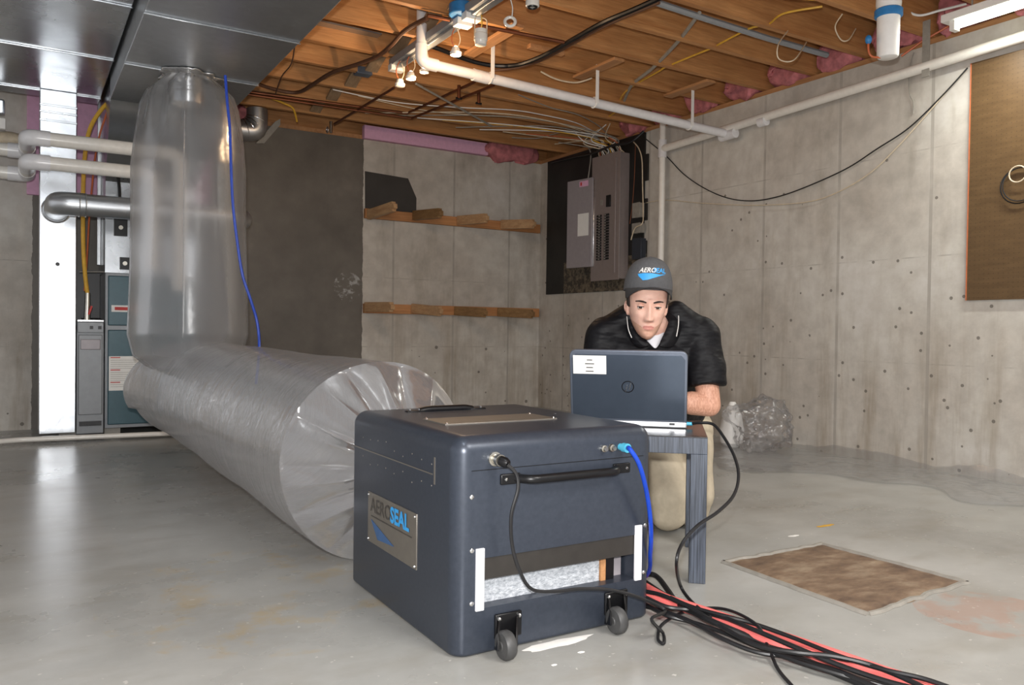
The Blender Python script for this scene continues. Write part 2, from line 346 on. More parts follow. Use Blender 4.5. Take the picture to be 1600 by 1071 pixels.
def special():
    t = NT('case_paint'); n = t.noise(90, 3, w=False); t.set(Base_Color=t.ramp(n, [(.3, srgb(56, 62, 73)), (.7, srgb(62, 68, 79))]), Roughness=.33, Metallic=.35); t.bump(n, .02, .001); MAT['case'] = t.m
    t = NT('burnt_board'); x, y, z = t.xyz(); n = t.noise(7, 6, .7)
    c = t.ramp(t.noise(3, 4), [(.4, srgb(26, 25, 24)), (.7, srgb(44, 42, 40))])
    lo = t.math('LESS_THAN', z, 1.42); lo = t.math('MULTIPLY', lo, t.math('LESS_THAN', y, 6.35)); c = t.mix(t.math('MULTIPLY', lo, t.ramp(t.noise(22, 5, .7), [(.45, .15), (.6, .9)])), c, srgb(122, 110, 92))
    t.set(Base_Color=c, Roughness=.55); t.bump(n, .4, .004); MAT['tarb'] = t.m
    t = NT('peg_board'); n = t.noise(9, 4, .6, (1, 1, 4)); c = t.ramp(n, [(.3, srgb(88, 67, 42)), (.7, srgb(102, 79, 51))])
    x, y, z = t.xyz(); fy = t.math('SUBTRACT', t.math('FRACT', t.math('DIVIDE', y, .0254)), .5); fz = t.math('SUBTRACT', t.math('FRACT', t.math('DIVIDE', z, .0254)), .5)
    hole = t.math('LESS_THAN', t.math('ADD', t.math('MULTIPLY', fy, fy), t.math('MULTIPLY', fz, fz)), .018)
    c = t.mix(t.math('MULTIPLY', hole, .45), c, srgb(66, 50, 32)); t.set(Base_Color=c, Roughness=.45); t.bump(hole, .3, -.002); MAT['peg'] = t.m
    t = NT('filter_media'); n = t.noise(60, 5, .75, (1, 1, 2), w=False); t.set(Base_Color=t.ramp(n, [(.35, srgb(150, 156, 164)), (.65, srgb(222, 226, 232))]), Roughness=.9); t.bump(n, .9, .008); MAT['filt'] = t.m
    t = NT('shirt_cloth'); n = t.noise(200, 2); f = t.noise(5, 3, .5, (1, 1, 2.5)); t.set(Base_Color=t.ramp(n, [(.3, srgb(13, 13, 16)), (.7, srgb(20, 20, 24))]), Roughness=.55, Specular_IOR_Level=.22); t.bump(f, .9, .03); MAT['shirt'] = t.m
    t = NT('skin'); n = t.noise(35, 4, w=False); t.set(Base_Color=t.ramp(n, [(.3, srgb(214, 168, 150)), (.7, srgb(230, 188, 170))]), Roughness=.5, Subsurface_Weight=.12, Subsurface_Radius=(.01, .004, .002), Specular_IOR_Level=.4); t.bump(n, .1, .001); MAT['skin'] = t.m
    t = NT('forearm_skin'); n = t.noise(160, 4, .7, (1, 1, .3)); t.set(Base_Color=t.ramp(n, [(.35, srgb(186, 134, 110)), (.6, srgb(216, 166, 142))]), Roughness=.5, Specular_IOR_Level=.4); t.bump(n, .3, .001); MAT['skin2'] = t.m
    t = NT('black_brown_table'); n = t.noise(50, 4, .6, (4, 4, .12)); t.set(Base_Color=t.ramp(n, [(.35, srgb(46, 52, 62)), (.65, srgb(84, 92, 106))]), Roughness=.42); t.bump(n, .3, .002); MAT['tablem'] = t.m
    t = NT('table_top_finish'); n = t.noise(30, 4, .6, (.4, 4, 1)); t.set(Base_Color=t.ramp(n, [(.35, srgb(34, 34, 36)), (.65, srgb(54, 54, 58))]), Roughness=.3); MAT['tabletop'] = t.m
    t = NT('stained_slab'); n = t.noise(5, 6, .65, (1, 2, 1)); n2 = t.noise(25, 4)
    c = t.ramp(n, [(.3, srgb(84, 66, 54)), (.5, srgb(122, 100, 80)), (.7, srgb(156, 138, 116))]); c = t.mix(.3, c, t.ramp(n2, [(.3, .4), (.7, .7)]), 'OVERLAY'); t.set(Base_Color=c, Roughness=.75); t.bump(n2, .6, .006); MAT['slab'] = t.m
    t = NT('panel_batt'); MAT['lampglow'] = emit('lamp_glow', (1, .86, .62, 1), 6)
    MAT['tubeglow'] = emit('tube_glow', (.97, 1, .82, 1), 6)
special()
# ================================================================== SETTING
struct(MB().bx(-5, XR+.3, -3.5, YB+.3, -.1, 0), 'floor', MAT['floor'])
struct(MB().bx(XR, XR+.25, -1.2, YB+.25, 0, H), 'wall_right', MAT['wallR'])
struct(MB().bx(-3.6, XR, YB, YB+.25, 0, H), 'wall_back', MAT['wallB'])
struct(MB().bx(-3.6, XR+.3, -1.2, YB+.3, 2.725, 2.75), 'ceiling', MAT['subfloor'])
struct(MB().bx(XR+.02, XR+.25, -1.2, YB+.25, H, H+.04), 'trim_1', MAT['cleat'])
struct(MB().bx(-3.6, XR+.02, YB+.02, YB+.25, H, H+.04), 'trim_2', MAT['cleat'])
struct(MB().bx(XR+.19, XR+.25, -1.2, YB+.25, H+.04, 2.725), 'trim_3', MAT['joist'])
struct(MB().bx(-3.6, XR+.19, YB+.19, YB+.25, H+.04, 2.725), 'trim_4', MAT['joist'])
JY = [6.40-.4064*i for i in range(12)]
ORD = ['first', 'second', 'third', 'fourth', 'fifth', 'sixth', 'seventh', 'eighth', 'ninth', 'tenth', 'eleventh', 'twelfth', 'thirteenth']
proto = None
for i, y in enumerate(JY):
    if proto is None:
        proto = MB().bx(-3.6, XR+.18, y-.019, y+.019, 2.482, 2.724).build('ceiling_joist', MAT['joist']); o = proto
    else:
        o = proto.copy(); COL.objects.link(o); o.location.y += y-JY[0]
    tag(o, 'orange-brown wooden ceiling joist, the %s out from the back wall' % ORD[i], 'joist', 'ceiling joists')
# ------------------------------------------------------------------ insulation
def batt(y0, y1, label, x0=XR-.01, x1=XR+.16, z0=2.475, z1=2.70, seedv=0):
    m = MB()
    def fn(u, v):
        th = u*2*PI; zz = v
        cx, cy, cz = (x0+x1)/2, (y0+y1)/2, (z0+z1)/2
        ph = (zz-.5)*PI; cs = math.cos(ph)**.35 if math.cos(ph) > 0 else 0
        c, s_ = math.cos(th), math.sin(th)
        c = math.copysign(abs(c)**.4, c); s_ = math.copysign(abs(s_)**.4, s_)
        p = Vector((cx+c*cs*(x1-x0)/2, cy+s_*cs*(y1-y0)/2, cz+math.sin(ph)*(z1-z0)/2))
        d = noise.noise(p*9+Vector((seedv, 0, 0)))*.06+noise.noise(p*30)*.02
        return p+Vector((-abs(d), d*.3, d))
    m.grid(fn, 36, 16, cu=True)
    top(m, 'insulation_batt', MAT['pinkb'], label, 'insulation', 'pink fibreglass between the joists')
for i in range(2, 11):
    batt(JY[i+1]+.03, JY[i]-.03, 'pink fibreglass stuffed above the right wall between the %s and %s joists from the back' % (ORD[i], ORD[i+1]), seedv=i)
def battb(x0, x1, label, y0=YB-.02, z0=2.44, z1=2.6, sv=0): batt(y0, YB+.16, label, x0, x1, z0, z1, sv)
battb(3.78, 4.40, 'ragged pink fibreglass on the back wall top, in the corner by the electrical panel', YB-.10, 2.42, 2.60, 21)
battb(1.32, 1.66, 'pink fibreglass patch above the round duct elbow', YB-.1, 2.33, 2.56, 22)
pA, pB = bw(569, 204, YB-.03), bw(762, 245, YB-.03)
top(MB().bx(pA.x, pB.x, YB-.04, YB+.02, 2.445, 2.56), 'foam_strip', MAT['pinkf'], 'long pink foam strip along the top of the back wall', 'foam board', bev=.003)
top(MB().bx(.02, 1.28, YB-.045, YB-.002, 1.70, 2.43), 'foam_board', MAT['pinkf'], 'pink foam panel on the back wall behind the furnace pipes', 'foam board', bev=.003)
# dark patch on back wall
top(MB().prism([(2.59, YB-.004, 1.81), (3.085, YB-.004, 1.81), (3.085, YB-.004, 1.97), (3.0, YB-.004, 2.14), (2.80, YB-.004, 2.15), (2.585, YB-.004, 2.16)], (0, .006, 0)), 'tar_patch', MAT['tar'], 'dark tar patch on the back wall above the upper rack', 'wall patch')
# ================================================================== DUCTWORK
def seam(m, x0, x1, y, z): m.box(((x0+x1)/2, y, z-.004), (x1-x0, .007, .010))
t = thing('trunk_duct', (-.6, 4.5, 2.30), 'wide galvanized trunk duct at the upper left, bottom face with crosswise seams', 'duct')
MB().bx(-1.35, .445, .3, 6.32, 2.302, 2.47).build('duct_body', MAT['galv'], t, bev=.004)
for i, y in enumerate((6.13, 5.21, 4.29, 3.37, 2.45)):
    m = MB(); seam(m, -1.35, .447, y, 2.301); m.build('drive_cleat', MAT['galv'], t, bev=.002)
t = thing('branch_duct', (.82, 4.0, 2.18), 'lower galvanized duct above the upright plastic tube, running toward the camera', 'duct')
MB().bx(.462, 1.170, .6, 5.65, 2.182, 2.47).build('duct_body', MAT['galvd'], t, bev=.004)
for y in (4.815, 3.99, 3.165, 2.34):
    m = MB(); seam(m, .46, 1.172, y, 2.181); m.build('drive_cleat', MAT['galv'], t, bev=.002)
CX, CY = .805, 4.87
MB().lathe((CX-.01, CY, 2.02), [(.088, 0), (.090, 0), (.090, .06), (.095, .065), (.095, .08), (.090, .085), (.092, .165)]).build('takeoff_collar', MAT['chrome'], t)
m = MB()
def torn(u, v):
    th = u*2*PI; R = .10+v*(.075+.06*noise.noise(Vector((math.cos(th)*2.5, math.sin(th)*2.5, 3))))
    return (CX+R*math.cos(th), CY+R*math.sin(th)*1.0, 2.178-.012*(1-v)-.010*abs(noise.noise(Vector((math.cos(th)*6, math.sin(th)*6, v*5)))))
m.grid(torn, 64, 6, cu=True); m.build('mastic_ring', MAT['tape'], t, solid=.004)
p = fl(309, 116, 2.18); MB().cyl(p-Vector((0, 0, .002)), p+Vector((0, 0, .002)), .012).build('test_hole', MAT['blackm'], t)
# drop duct
t = thing('drop_duct', (.2, 6.22, .04), 'tall bright flat sheet-metal duct standing left of the furnace', 'duct')
MB().bx(.090, .302, 6.10, 6.34, .045, 2.302).build('duct_body', MAT['dropm'], t, bev=.004)
for z in (2.20, 2.10, 2.155): MB().box((.196, 6.096, z), (.218, .012, .014)).build('drive_cleat', MAT['dropm'], t, bev=.003)
p = bw(90, 413, 6.098); MB().cyl(p, p+Vector((0, .004, 0)), .013).build('test_hole', MAT['blackm'], t)
MB().box((.26, 6.25, .022), (.1, .12, .045)).build('support_block', MAT['greyw'], t)
# ------------------------------------------------------------------ furnace
FY = 6.12
t = thing('furnace', (.78, 6.4, .05), 'teal green furnace cabinet standing on blocks, left of the plastic tube', 'furnace')
MB().bx(.478, 1.06, FY+.012, 6.74, .06, 1.125).build('cabinet', MAT['greyp'], t, bev=.004)
lo = MB().bx(.495, 1.045, FY-.004, FY+.014, .085, .735).build('lower_door', MAT['teal'], t, bev=.006)
up = MB().bx(.495, 1.045, FY-.004, FY+.014, .765, 1.105).build('upper_door', MAT['teal'], t, bev=.006)
p0, p1 = bw(170, 557, FY), bw(203, 610, FY)
MB().bx(p0.x, p0.x+.20, FY-.008, FY-.003, p1.z, p0.z).build('instruction_sheet', MAT['paper'], lo)
m = MB()
for k in range(3): m.bx(p0.x+.01, p0.x+.07, FY-.011, FY-.0075, p0.z-.012-k*.085, p0.z-.006-k*.085)
m.build('red_headline', MAT['redl'], lo)
m = MB()
for k in range(14): m.bx(p0.x+.01, p0.x+.17, FY-.0105, FY-.0075, p0.z-.028-k*.014, p0.z-.026-k*.014) if k % 6 != 5 else None
m.build('printed_lines', MAT['greyw'], lo)
p0, p1 = bw(174, 477, FY), bw(200, 488, FY)
MB().bx(p0.x, p0.x+.17, FY-.008, FY-.003, p1.z, p0.z).build('warning_label', MAT['paper'], up)
m = MB(); m.bx(p0.x+.02, p0.x+.15, FY-.0105, FY-.0075, p1.z+.012, p0.z-.012); m.build('warning_stripe', MAT['redl'], up)
for x in (.53, .98): MB().bx(x-.05, x+.05, FY+.05, FY+.25, .0, .061).build('support_block', MAT['greyw'], t)
t = thing('supply_plenum', (.77, 6.2, 1.13), 'silver sheet-metal plenum on top of the furnace, joining the duct above', 'duct')
m = MB()
m.bx(.478, 1.055, 6.15, 6.72, 1.127, 1.75)
v = [(.478, 6.15, 1.75), (1.055, 6.15, 1.75), (1.165, 5.66, 2.19), (.466, 5.66, 2.19), (.478, 6.72, 1.75), (1.055, 6.72, 1.75), (1.165, 6.72, 2.46), (.466, 6.72, 2.46), (.466, 5.66, 2.46), (1.165, 5.66, 2.46)]
V = [m.bm.verts.new(q) for q in v]
for f in ((0, 1, 2, 3), (3, 2, 9, 8), (8, 9, 6, 7), (4, 7, 6, 5), (0, 3, 8, 7, 4), (1, 5, 6, 9, 2), (0, 4, 5, 1)): m.bm.faces.new([V[i] for i in f])
m.build('plenum_body', MAT['galv'], t)
for (x0, y0, x1, y1) in ((178, 342, 199, 370), (187, 402, 203, 422)):
    a, b = bw(x0, y0, 6.148), bw(x1, y1, 6.148)
    g = MB().bx(a.x, b.x, 6.14, 6.15, b.z, a.z).build('gauge_plate', MAT['blackm'], t)
    MB().cyl(((a.x+b.x)/2, 6.13, (a.z+b.z)/2), ((a.x+b.x)/2, 6.142, (a.z+b.z)/2), .014).build('brass_port', MAT['nickel'], g)
t = thing('air_cleaner', (.39, 6.3, .04), 'narrow grey cabinet between the bright drop duct and the teal furnace', 'cabinet')
MB().bx(.308, .472, FY+.01, 6.6, .03, .79).build('cabinet', MAT['greyp'], t, bev=.004)
dd = MB().bx(.318, .462, FY-.004, FY+.012, .16, .70).build('door', MAT['greyp'], t, bev=.005)
MB().bx(.33, .45, FY-.012, FY-.003, .60, .67).build('pull_recess', MAT['panell'], dd, bev=.012)
k = MB().bx(.312, .468, FY-.012, FY+.012, .715, .785).build('control_strip', MAT['greyp'], t, bev=.003)
for x in (.395, .445): MB().bx(x-.010, x+.010, FY-.017, FY-.011, .738, .760).build('switch', MAT['blackm'], k)
MB().bx(.325, .458, FY-.010, FY+.012, .085, .115).build('vent_slot', MAT['blackm'], t)
MB().bx(.312, .468, FY-.02, FY+.1, .79, .80).build('top_lip', MAT['chrome'], t)
t = thing('gas_control', (.40, 6.3, .8), 'small grey gas control with tubes above the narrow grey cabinet', 'gas valve')
a, b = bw(138, 511, 6.16), bw(150, 532, 6.16)
MB().bx(a.x, b.x, 6.14, 6.18, b.z, a.z).build('control_box', MAT['panell'], t, bev=.003)
MB().tube(rnd_path([bw(127, 500, 6.2), bw(160, 500, 6.2), bw(160, 545, 6.2)], .03), .012).build('black_pipe', MAT['blackm'], t)
MB().ring(bw(131, 525, 6.2), (0, 1, 0), .045, .003).build('tube_loop', MAT['greyw'], t)
MB().bx(.31, .475, 6.55, 6.57, .79, 1.16).build('back_panel', MAT['blackm'], t)
MB().tube([bw(124, 425, 6.2), bw(163, 425, 6.2)], .005).build('support_rod', MAT['greyw'], t)
# gas pipes
g = thing('gas_line', bw(137, 500, 6.03), 'yellow flexible gas line dropping beside the furnace', 'gas pipe')
MB().tube(spline([bw(172, 158, 6.03), bw(158, 172, 6.03), bw(142, 198, 6.03), bw(134, 232, 6.03), bw(130, 290, 6.06), bw(130, 380, 6.10), bw(133, 430, 6.12), bw(137, 462, 6.12)]), .0135, 10).build('pipe', MAT['yellow'], g)
v = MB().cyl(bw(137, 458, 6.12), bw(136, 500, 6.12), .016, .020).build('valve', MAT['nickel'], g)
MB().box(bw(141, 485, 6.10), (.012, .01, .06), Matrix.Rotation(.3, 3, 'Y')).build('handle', MAT['redl'], v)
top(MB().tube(spline([bw(172, 160, 6.0), bw(164, 185, 6.0), bw(156, 210, 6.02), bw(148, 250, 6.05), bw(143, 300, 6.08), bw(139, 345, 6.1), bw(136, 400, 6.12), bw(132, 455, 6.13)]), .006, 8), 'copper_line', MAT['orange'], 'thin orange line hanging just right of the yellow gas line', 'pipe')
top(MB().tube(spline([bw(176, 160, 6.05), bw(181, 200, 6.05), bw(183, 260, 6.05), bw(187, 300, 6.1), bw(186, 340, 6.12)]), .010, 8), 'black_cable', MAT['blackc'], 'black cable running down in front of the silver plenum', 'cable')
top(MB().bx(.455, .475, 6.5, 6.56, 1.2, 2.40), 'steel_strap', MAT['galvd'], 'grey metal strip standing behind the furnace pipes', 'strap')
# pvc vent pipes
def fit(m, p, q, r): m.cyl(p, q, r)
for k, (py, xe, nm) in enumerate(((217, .875, 'upper'), (254, .70, 'lower'))):
    z = bw(120, py+6, 5.7).z; r = .043
    t = thing('vent_pipe', (.3, 5.7, z), '%s of two white plastic vent pipes crossing in front of the drop duct' % nm, 'pipe', 'white furnace vent pipes')
    zb = bw(20, 235+k*36, 6.3).z
    MB().tube(rnd_path([(xe, 5.7, 1.0 if k == 0 else 1.13), (xe, 5.7, z), (.06, 5.7, z)], .07), r, 20).build('pipe', MAT['pvc'], t)
    MB().tube(rnd_path([(.14, 5.7, z), (.02, 5.7, z), (.02, 5.9, z)], .075), r+.006, 20).build('elbow', MAT['pvcw'], t)
    MB().tube([(.02, 5.88, z), (.02, 6.22, zb)], r, 20).build('pipe', MAT['pvc'], t)
    MB().tube(rnd_path([(.02, 6.12, zb), (.02, 6.3, zb), (-.09, 6.3, zb)], .075), r+.006, 20).build('elbow', MAT['pvcw'], t)
    MB().tube([(-.08, 6.3, zb), (-.75, 6.3, zb)], r, 20).build('pipe', MAT['pvc'], t)
t = thing('flue_pipe', (.6, 5.72, 1.52), 'round galvanized pipe leaving the bright drop duct through an elbow', 'pipe')
zc = 1.52
MB().tube(rnd_path([(.30, 5.74, zc), (1.31, 5.74, zc), (1.31, 6.1, zc)], .12, 8), .070, 28).build('pipe', MAT['pipem'], t)
el = MB().tube(rnd_path([(.33, 5.74, zc), (.185, 5.74, zc), (.185, 6.10, zc)], .15, 5), .074, 28).build('elbow', MAT['pipem'], t)
for x in (.30, .335): MB().ring((x, 5.74, zc), (1, 0, 0), .073, .004).build('crimp_ring', MAT['pipem'], t)
MB().ring((.185, 6.088, zc), (0, 1, 0), .082, .006, 32).build('flange', MAT['chrome'], t)
t = thing('round_duct', bw(385, 205, 6.45), 'short round metal duct with ribbed elbow under the joists, right of the upright tube', 'duct')
a = bw(378, 203, 6.45); m = MB().tube([(1.1, 6.45, a.z), (1.44, 6.45, a.z)], .075, 24); m.build('pipe', MAT['pipem'], t)
MB().tube(rnd_path([(1.42, 6.45, a.z), (1.56, 6.45, a.z), (1.56, 6.45, 2.47)], .13, 5), .080, 24).build('elbow', MAT['pipem'], t)
m = MB()
for k in range(1, 5):
    an = k/5*PI/2; c = Vector((1.43, 6.45, a.z+.13)); q = c+Vector((math.sin(an)*.13, 0, -math.cos(an)*.13)); m.ring(q, (math.cos(an), 0, math.sin(an)), .081, .004)
m.build('elbow_ribs', MAT['chrome'], t)
top(MB().prism([bw(400, 224, YB-.02), bw(413, 224, YB-.02), bw(438, 195, YB-.02), bw(438, 186, YB-.02), bw(430, 190, YB-.02)], (0, .015, 0)), 'torn_facing', MAT['greyw'], 'torn grey insulation facing hanging by the ribbed duct elbow', 'facing')
a = bw(6, 187, 6.3); t = thing('junction_box', a, 'small white box at the far left edge by the vent pipes', 'electrical box')
MB().box(a+Vector((-.02, 0, -.03)), (.06, .04, .07)).build('cover', MAT['white'], t, bev=.003); MB().box(a+Vector((-.02, 0, .08)), (.05, .04, .10)).build('body', MAT['dropm'], t, bev=.012)
top(MB().sph(bw(15, 220, 6.5), (.12, .08, .06)), 'insulation_wrap', MAT['creamw'], 'lump of tan wrap above the vent pipes at the left edge', 'insulation')
top(MB().tube(rnd_path([(-.9, 5.83, .03), (-.12, 5.95, .03), (-.02, 5.985, .03), (.98, 5.91, .03)], .04), .0165, 14), 'condensate_pipe', MAT['pvc'], 'thin white drain pipe lying on the floor before the furnace', 'pipe')
# ================================================================== PLASTIC TUBE
pt = thing('plastic_tube', (.95, 3.9, 0), 'inflated clear plastic duct hanging from the ceiling duct and lying across to the machine', 'plastic tube')
VR = .305
VP = [(2.165, .13), (2.13, .17), (2.08, .225), (2.0, .255), (1.88, .275), (1.78, .29), (1.66, .303), (1.4, .305), (1.1, .31), (.9, .315), (.72, .32), (.60, .29), (.54, .22)]
def lerpt(tab, x):
    for (a, b), (c, d) in zip(tab[:-1], tab[1:]):
        if (a-x)*(c-x) <= 0: return b+(d-b)*((x-a)/(c-a) if c != a else 0)
    return tab[-1][1]
def vf(u, v):
    z = 2.165-v*(2.165-.54); th = u*2*PI; r = lerpt(VP, z)
    g = max(0, (z-1.75)/.4)            # gathers near the collar
    r *= 1+.07*g*math.sin(th*11+math.sin(th*3)*2)+.05*g*noise.noise(Vector((math.cos(th)*3, math.sin(th)*3, z*3)))
    r *= 1+.02*noise.noise(Vector((math.cos(th)*1.2, math.sin(th)*1.2, z*1.5)))
    r += .007*math.exp(-((((th-4.45+PI) % (2*PI))-PI)/.03)**2)
    return (CX+r*math.cos(th), CY+r*math.sin(th)-.02*math.sin(z*1.5), z)
m = MB(); m.grid(vf, 160, 110, cu=True); m.build('upright_sleeve', MAT['plasV'], pt, norm=False)
MB().tube([(Vector(vf((4.45/(2*PI)), k/40))+Vector((0, -.003, 0))) for k in range(6, 37)], .0025, 6).build('sleeve_seam', MAT['plasH'], pt)
N0 = (1.157, 2.36, .27, .155); N1 = (1.035, 2.60, .325, .325)
HA = Vector((1.01, 2.50, .330)); HB = Vector((.865, 5.12, .400))
FOLDS = ((.5, 1), (.95, -.8), (1.35, 1), (1.62, -.9), (1.95, 1.1), (2.25, -.8), (2.62, 1.2), (2.78, -.9), (3.12, 1), (3.32, -.7), (3.62, 1.2), (3.80, -1), (4.15, .8), (4.5, -.8), (4.9, 1), (5.4, -.8), (5.9, 1))
def hf(u, v):
    th = u*2*PI
    if v < .22:            # gathered neck at the machine
        s = v/.22; c = Vector((1.04, 2.365, .33)).lerp(HA, s)
        r = .12+(.327-.12)*s
        y = 2.365+(2.50-2.365)*s**1.15
        fold = sum(w_*math.exp(-abs((((th-t0+PI) % (2*PI))-PI)/.07)) for t0, w_ in FOLDS)+.5*noise.noise(Vector((math.cos(th)*2.2, math.sin(th)*2.2, s*2)))
        y += .030*fold*min(1, s*3)*(1-s)**.5
        c = Vector((c.x, y, c.z))
    else:
        s = (v-.22)/.78; c = HA.lerp(HB, s); r = .327+(.285-.327)*s
        if s > .96: r *= math.sqrt(max(.0, 1-((s-.96)/.04)**2*.9))
        wr = noise.noise(Vector((math.cos(th)*1.3, math.sin(th)*1.3, s*60)))*.004*(1 if .25 < s < .95 else .4)
        r += wr+.008*noise.noise(Vector((math.cos(th)*1.1, math.sin(th)*1.1, s*5)))
    x, z = c.x+r*math.cos(th), c.z+r*math.sin(th)
    if v > .84: x -= .13*((v-.84)/.16)**1.3*max(0, -math.cos(th))**1.5*(1 if z > .3 else .6)
    if z < .006: z = .006
    return (x, c.y, z)
m = MB(); m.grid(lambda u, v: hf(u, .22+v*.78), 200, 220, cu=True)
m.bm.verts.ensure_lookup_table()
m.bm.faces.new([m.bm.verts[i] for i in range(200*219, 200*220)])
m.build('lying_sleeve', MAT['plasH'], pt, norm=False)
m = MB(); m.grid(lambda u, v: hf(u, .22*v), 420, 40, cu=True); m.build('gathered_end', MAT['plasE'], pt, norm=False)
MB().ring((1.04, 2.362, .33), (0, 1, 0), .122, .010, 48).build('neck_band', MAT['plasS'], pt)
# blue hose beside the upright tube
top(MB().tube(spline([bw(352, 118, 4.5), bw(355, 160, 4.5), bw(359, 200, 4.5), bw(361, 260, 4.5), bw(364, 320, 4.5), bw(371, 380, 4.5), bw(379, 430, 4.5), bw(392, 470, 4.5), bw(402, 505, 4.5), bw(405, 545, 4.48), bw(400, 600, 4.4)]), .0075, 10), 'blue_hose', MAT['blue'], 'blue hose hanging from the ceiling duct beside the upright plastic tube', 'hose')
# ================================================================== SEALING MACHINE
X0, X1, Y0, Y1, Z0, Z1 = .856, 1.455, 1.648, 2.35, .002, .520
mc = thing('sealing_machine', ((X0+X1)/2, (Y0+Y1)/2, 0), 'dark grey-blue wheeled machine case with rounded edges in the foreground', 'machine')
def cutbox(x0, x1, y0, y1, z0, z1):
    m = MB(); m.bx(x0, x1, y0, y1, z0, z1); return m
sx0, sx1, sz0, sz1 = .931, 1.392, .112, .230
body = cutbox(X0, X1, Y0, Y1, Z0, Z1)
bmesh.ops.bevel(body.bm, geom=[e for e in body.bm.edges if not (e.verts[0].co.z < .1 and e.verts[1].co.z < .1)], offset=.040, segments=8, affect='EDGES', profile=.5)
bmesh.ops.bevel(body.bm, geom=[e for e in body.bm.edges if e.verts[0].co.z < Z0+.001 and e.verts[1].co.z < Z0+.001 and len(e.link_faces) == 2 and e.calc_face_angle(0) > .7], offset=.010, segments=4, affect='EDGES', profile=.5)
body = body.build('case_body', MAT['case'], mc)
cut = cutbox(sx0, sx1, Y0-.05, Y0+.16, sz0, sz1).build('cutter', MAT['slot'], mc)
bo = body.modifiers.new('c', 'BOOLEAN'); bo.operation = 'DIFFERENCE'; bo.object = cut; bo.solver = 'EXACT'
dg = bpy.context.evaluated_depsgraph_get(); nm = bpy.data.meshes.new_from_object(body.evaluated_get(dg)); body.modifiers.clear(); body.data = nm
bpy.data.objects.remove(cut)
for p_ in nm.polygons: p_.use_smooth = True
bm = bmesh.new(); bm.from_mesh(nm)
for e in bm.edges:
    if len(e.link_faces) == 2 and e.calc_face_angle(0) > .5: e.smooth = False
bm.to_mesh(nm); bm.free()
# slot lining
MB().bx(sx0-.001, sx1+.001, Y0+.004, Y0+.012, .178, sz1+.001).build('slot_flap', MAT['slot'], mc)
MB().bx(sx0, 1.300, Y0+.035, Y0+.06, sz0-.02, .185).build('filter_pad', MAT['filt'], mc, label='fuzzy pale filter behind the slot')
MB().bx(1.302, 1.318, Y0+.03, Y0+.06, sz0, .185).build('filter_frame', MAT['cleat'], mc)
MB().bx(1.320, 1.345, Y0+.03, Y0+.07, sz0, .185).build('inner_post', MAT['blackm'], mc)
MB().bx(1.345, 1.385, Y0+.05, Y0+.07, sz0, .185).build('inner_plate', MAT['panell'], mc)
for (a, b) in ((.909, .931), (1.390, 1.412)):
    MB().bx(a, b, Y0-.005, Y0+.002, .108, .255).build('velcro_strip', MAT['velcro'], mc, bev=.001)
for (x, z) in ((.897, .378), (.899, .252), (.900, .127), (1.425, .251), (1.423, .125)):
    MB().sph((x, Y0, z), (.006, .003, .006), seg=12).build('screw', MAT['chrome'], mc)
# handles
def handle(a, b, out, name, mat=MAT['blackm']):
    a, b, o_ = Vector(a), Vector(b), Vector(out); d = (b-a).normalized()
    h = MB().tube(rnd_path([a+d*.035, a+d*.06+o_, b-d*.06+o_, b-d*.035], .03, 6), [.011]*16, 12)
    ho = h.build(name, mat, mc)
    for q, s_ in ((a, 1), (b, -1)):
        MB().box(q+d*.018*s_+o_*.06, (.055 if abs(d.x) > .5 else .03, .008 if abs(o_.y) > abs(o_.z) else .024, .026 if abs(o_.y) > abs(o_.z) else .008)).build('mount_plate', mat, ho, bev=.003)
        for k in (.004, .034): MB().sph(q+d*k*s_+o_.normalized()*.006, .0045, seg=10).build('bolt', MAT['chrome'], ho)
handle((.982, Y0, .413), (1.358, Y0, .412), (0, -.035, 0), 'carry_handle')
handle((.99, Y1-.13, Z1), (1.24, Y1-.13, Z1), (0, 0, .005), 'rear_handle')
# lid seams
MB().bx(X0-.0012, X0+.002, 1.775, 2.325, .4135, .4165).build('lid_seam', MAT['plate'], mc, label='thin pale lid seam on the side')
MB().bx(X0-.0012, X0+.002, 1.760, 1.766, .392, .458).build('lid_latch_mark', MAT['plate'], mc)
MB().bx(X0+.04, X1-.04, Y0-.0012, Y0+.002, .4385, .4400).build('front_seam', MAT['blackm'], mc)
m = MB(); random.seed(3)
for k in range(9):
    for zz in (.445, .385): m.sph((X0, 1.78+k*.058, zz+random.uniform(-.012, .012)), (.0012, .0022, .0022), seg=8)
m.build('rivet_row', MAT['plate'], mc)
# plates
nx = -1
def sidefn(y0, z0, off=.0045):   # text runs toward -Y on the left face
    return lambda a, b: Vector((X0-off, y0-a, z0+b))
pl = MB().bx(X0-.003, X0+.002, 1.858, 2.193, .157, .300).build('name_plate', MAT['plate'], mc, bev=.001, label='brushed metal name plate on the side')
MB().text('AERO', sidefn(2.172, .247), .058).build('plate_lettering', MAT['logogrey'], pl, smooth=False, norm=False)
MB().text('SEAL', sidefn(2.025, .247), .058, bold=.0022).build('plate_lettering', MAT['logoblue'], pl, smooth=False, norm=False)
MB().bx(X0-.0045, X0-.0030, 1.885, 2.165, .233, .2355).build('tag_line', MAT['logogrey'], pl)
MB().prism([(X0-.0045, 2.165, .224), (X0-.0045, 2.115, .176), (X0-.0045, 2.00, .184)], (.001, 0, 0)).build('plate_arrow', MAT['logonavy'], pl)
for y in (1.866, 2.185):
    for z in (.165, .292): MB().sph((X0-.004, y, z), .0035, seg=8).build('screw', MAT['chrome'], pl)
tp = MB().bx(.935, 1.285, 1.865, 2.005, Z1-.001, Z1+.004).build('top_plate', MAT['plate'], mc, bev=.001, label='brushed metal plate set in the lid')
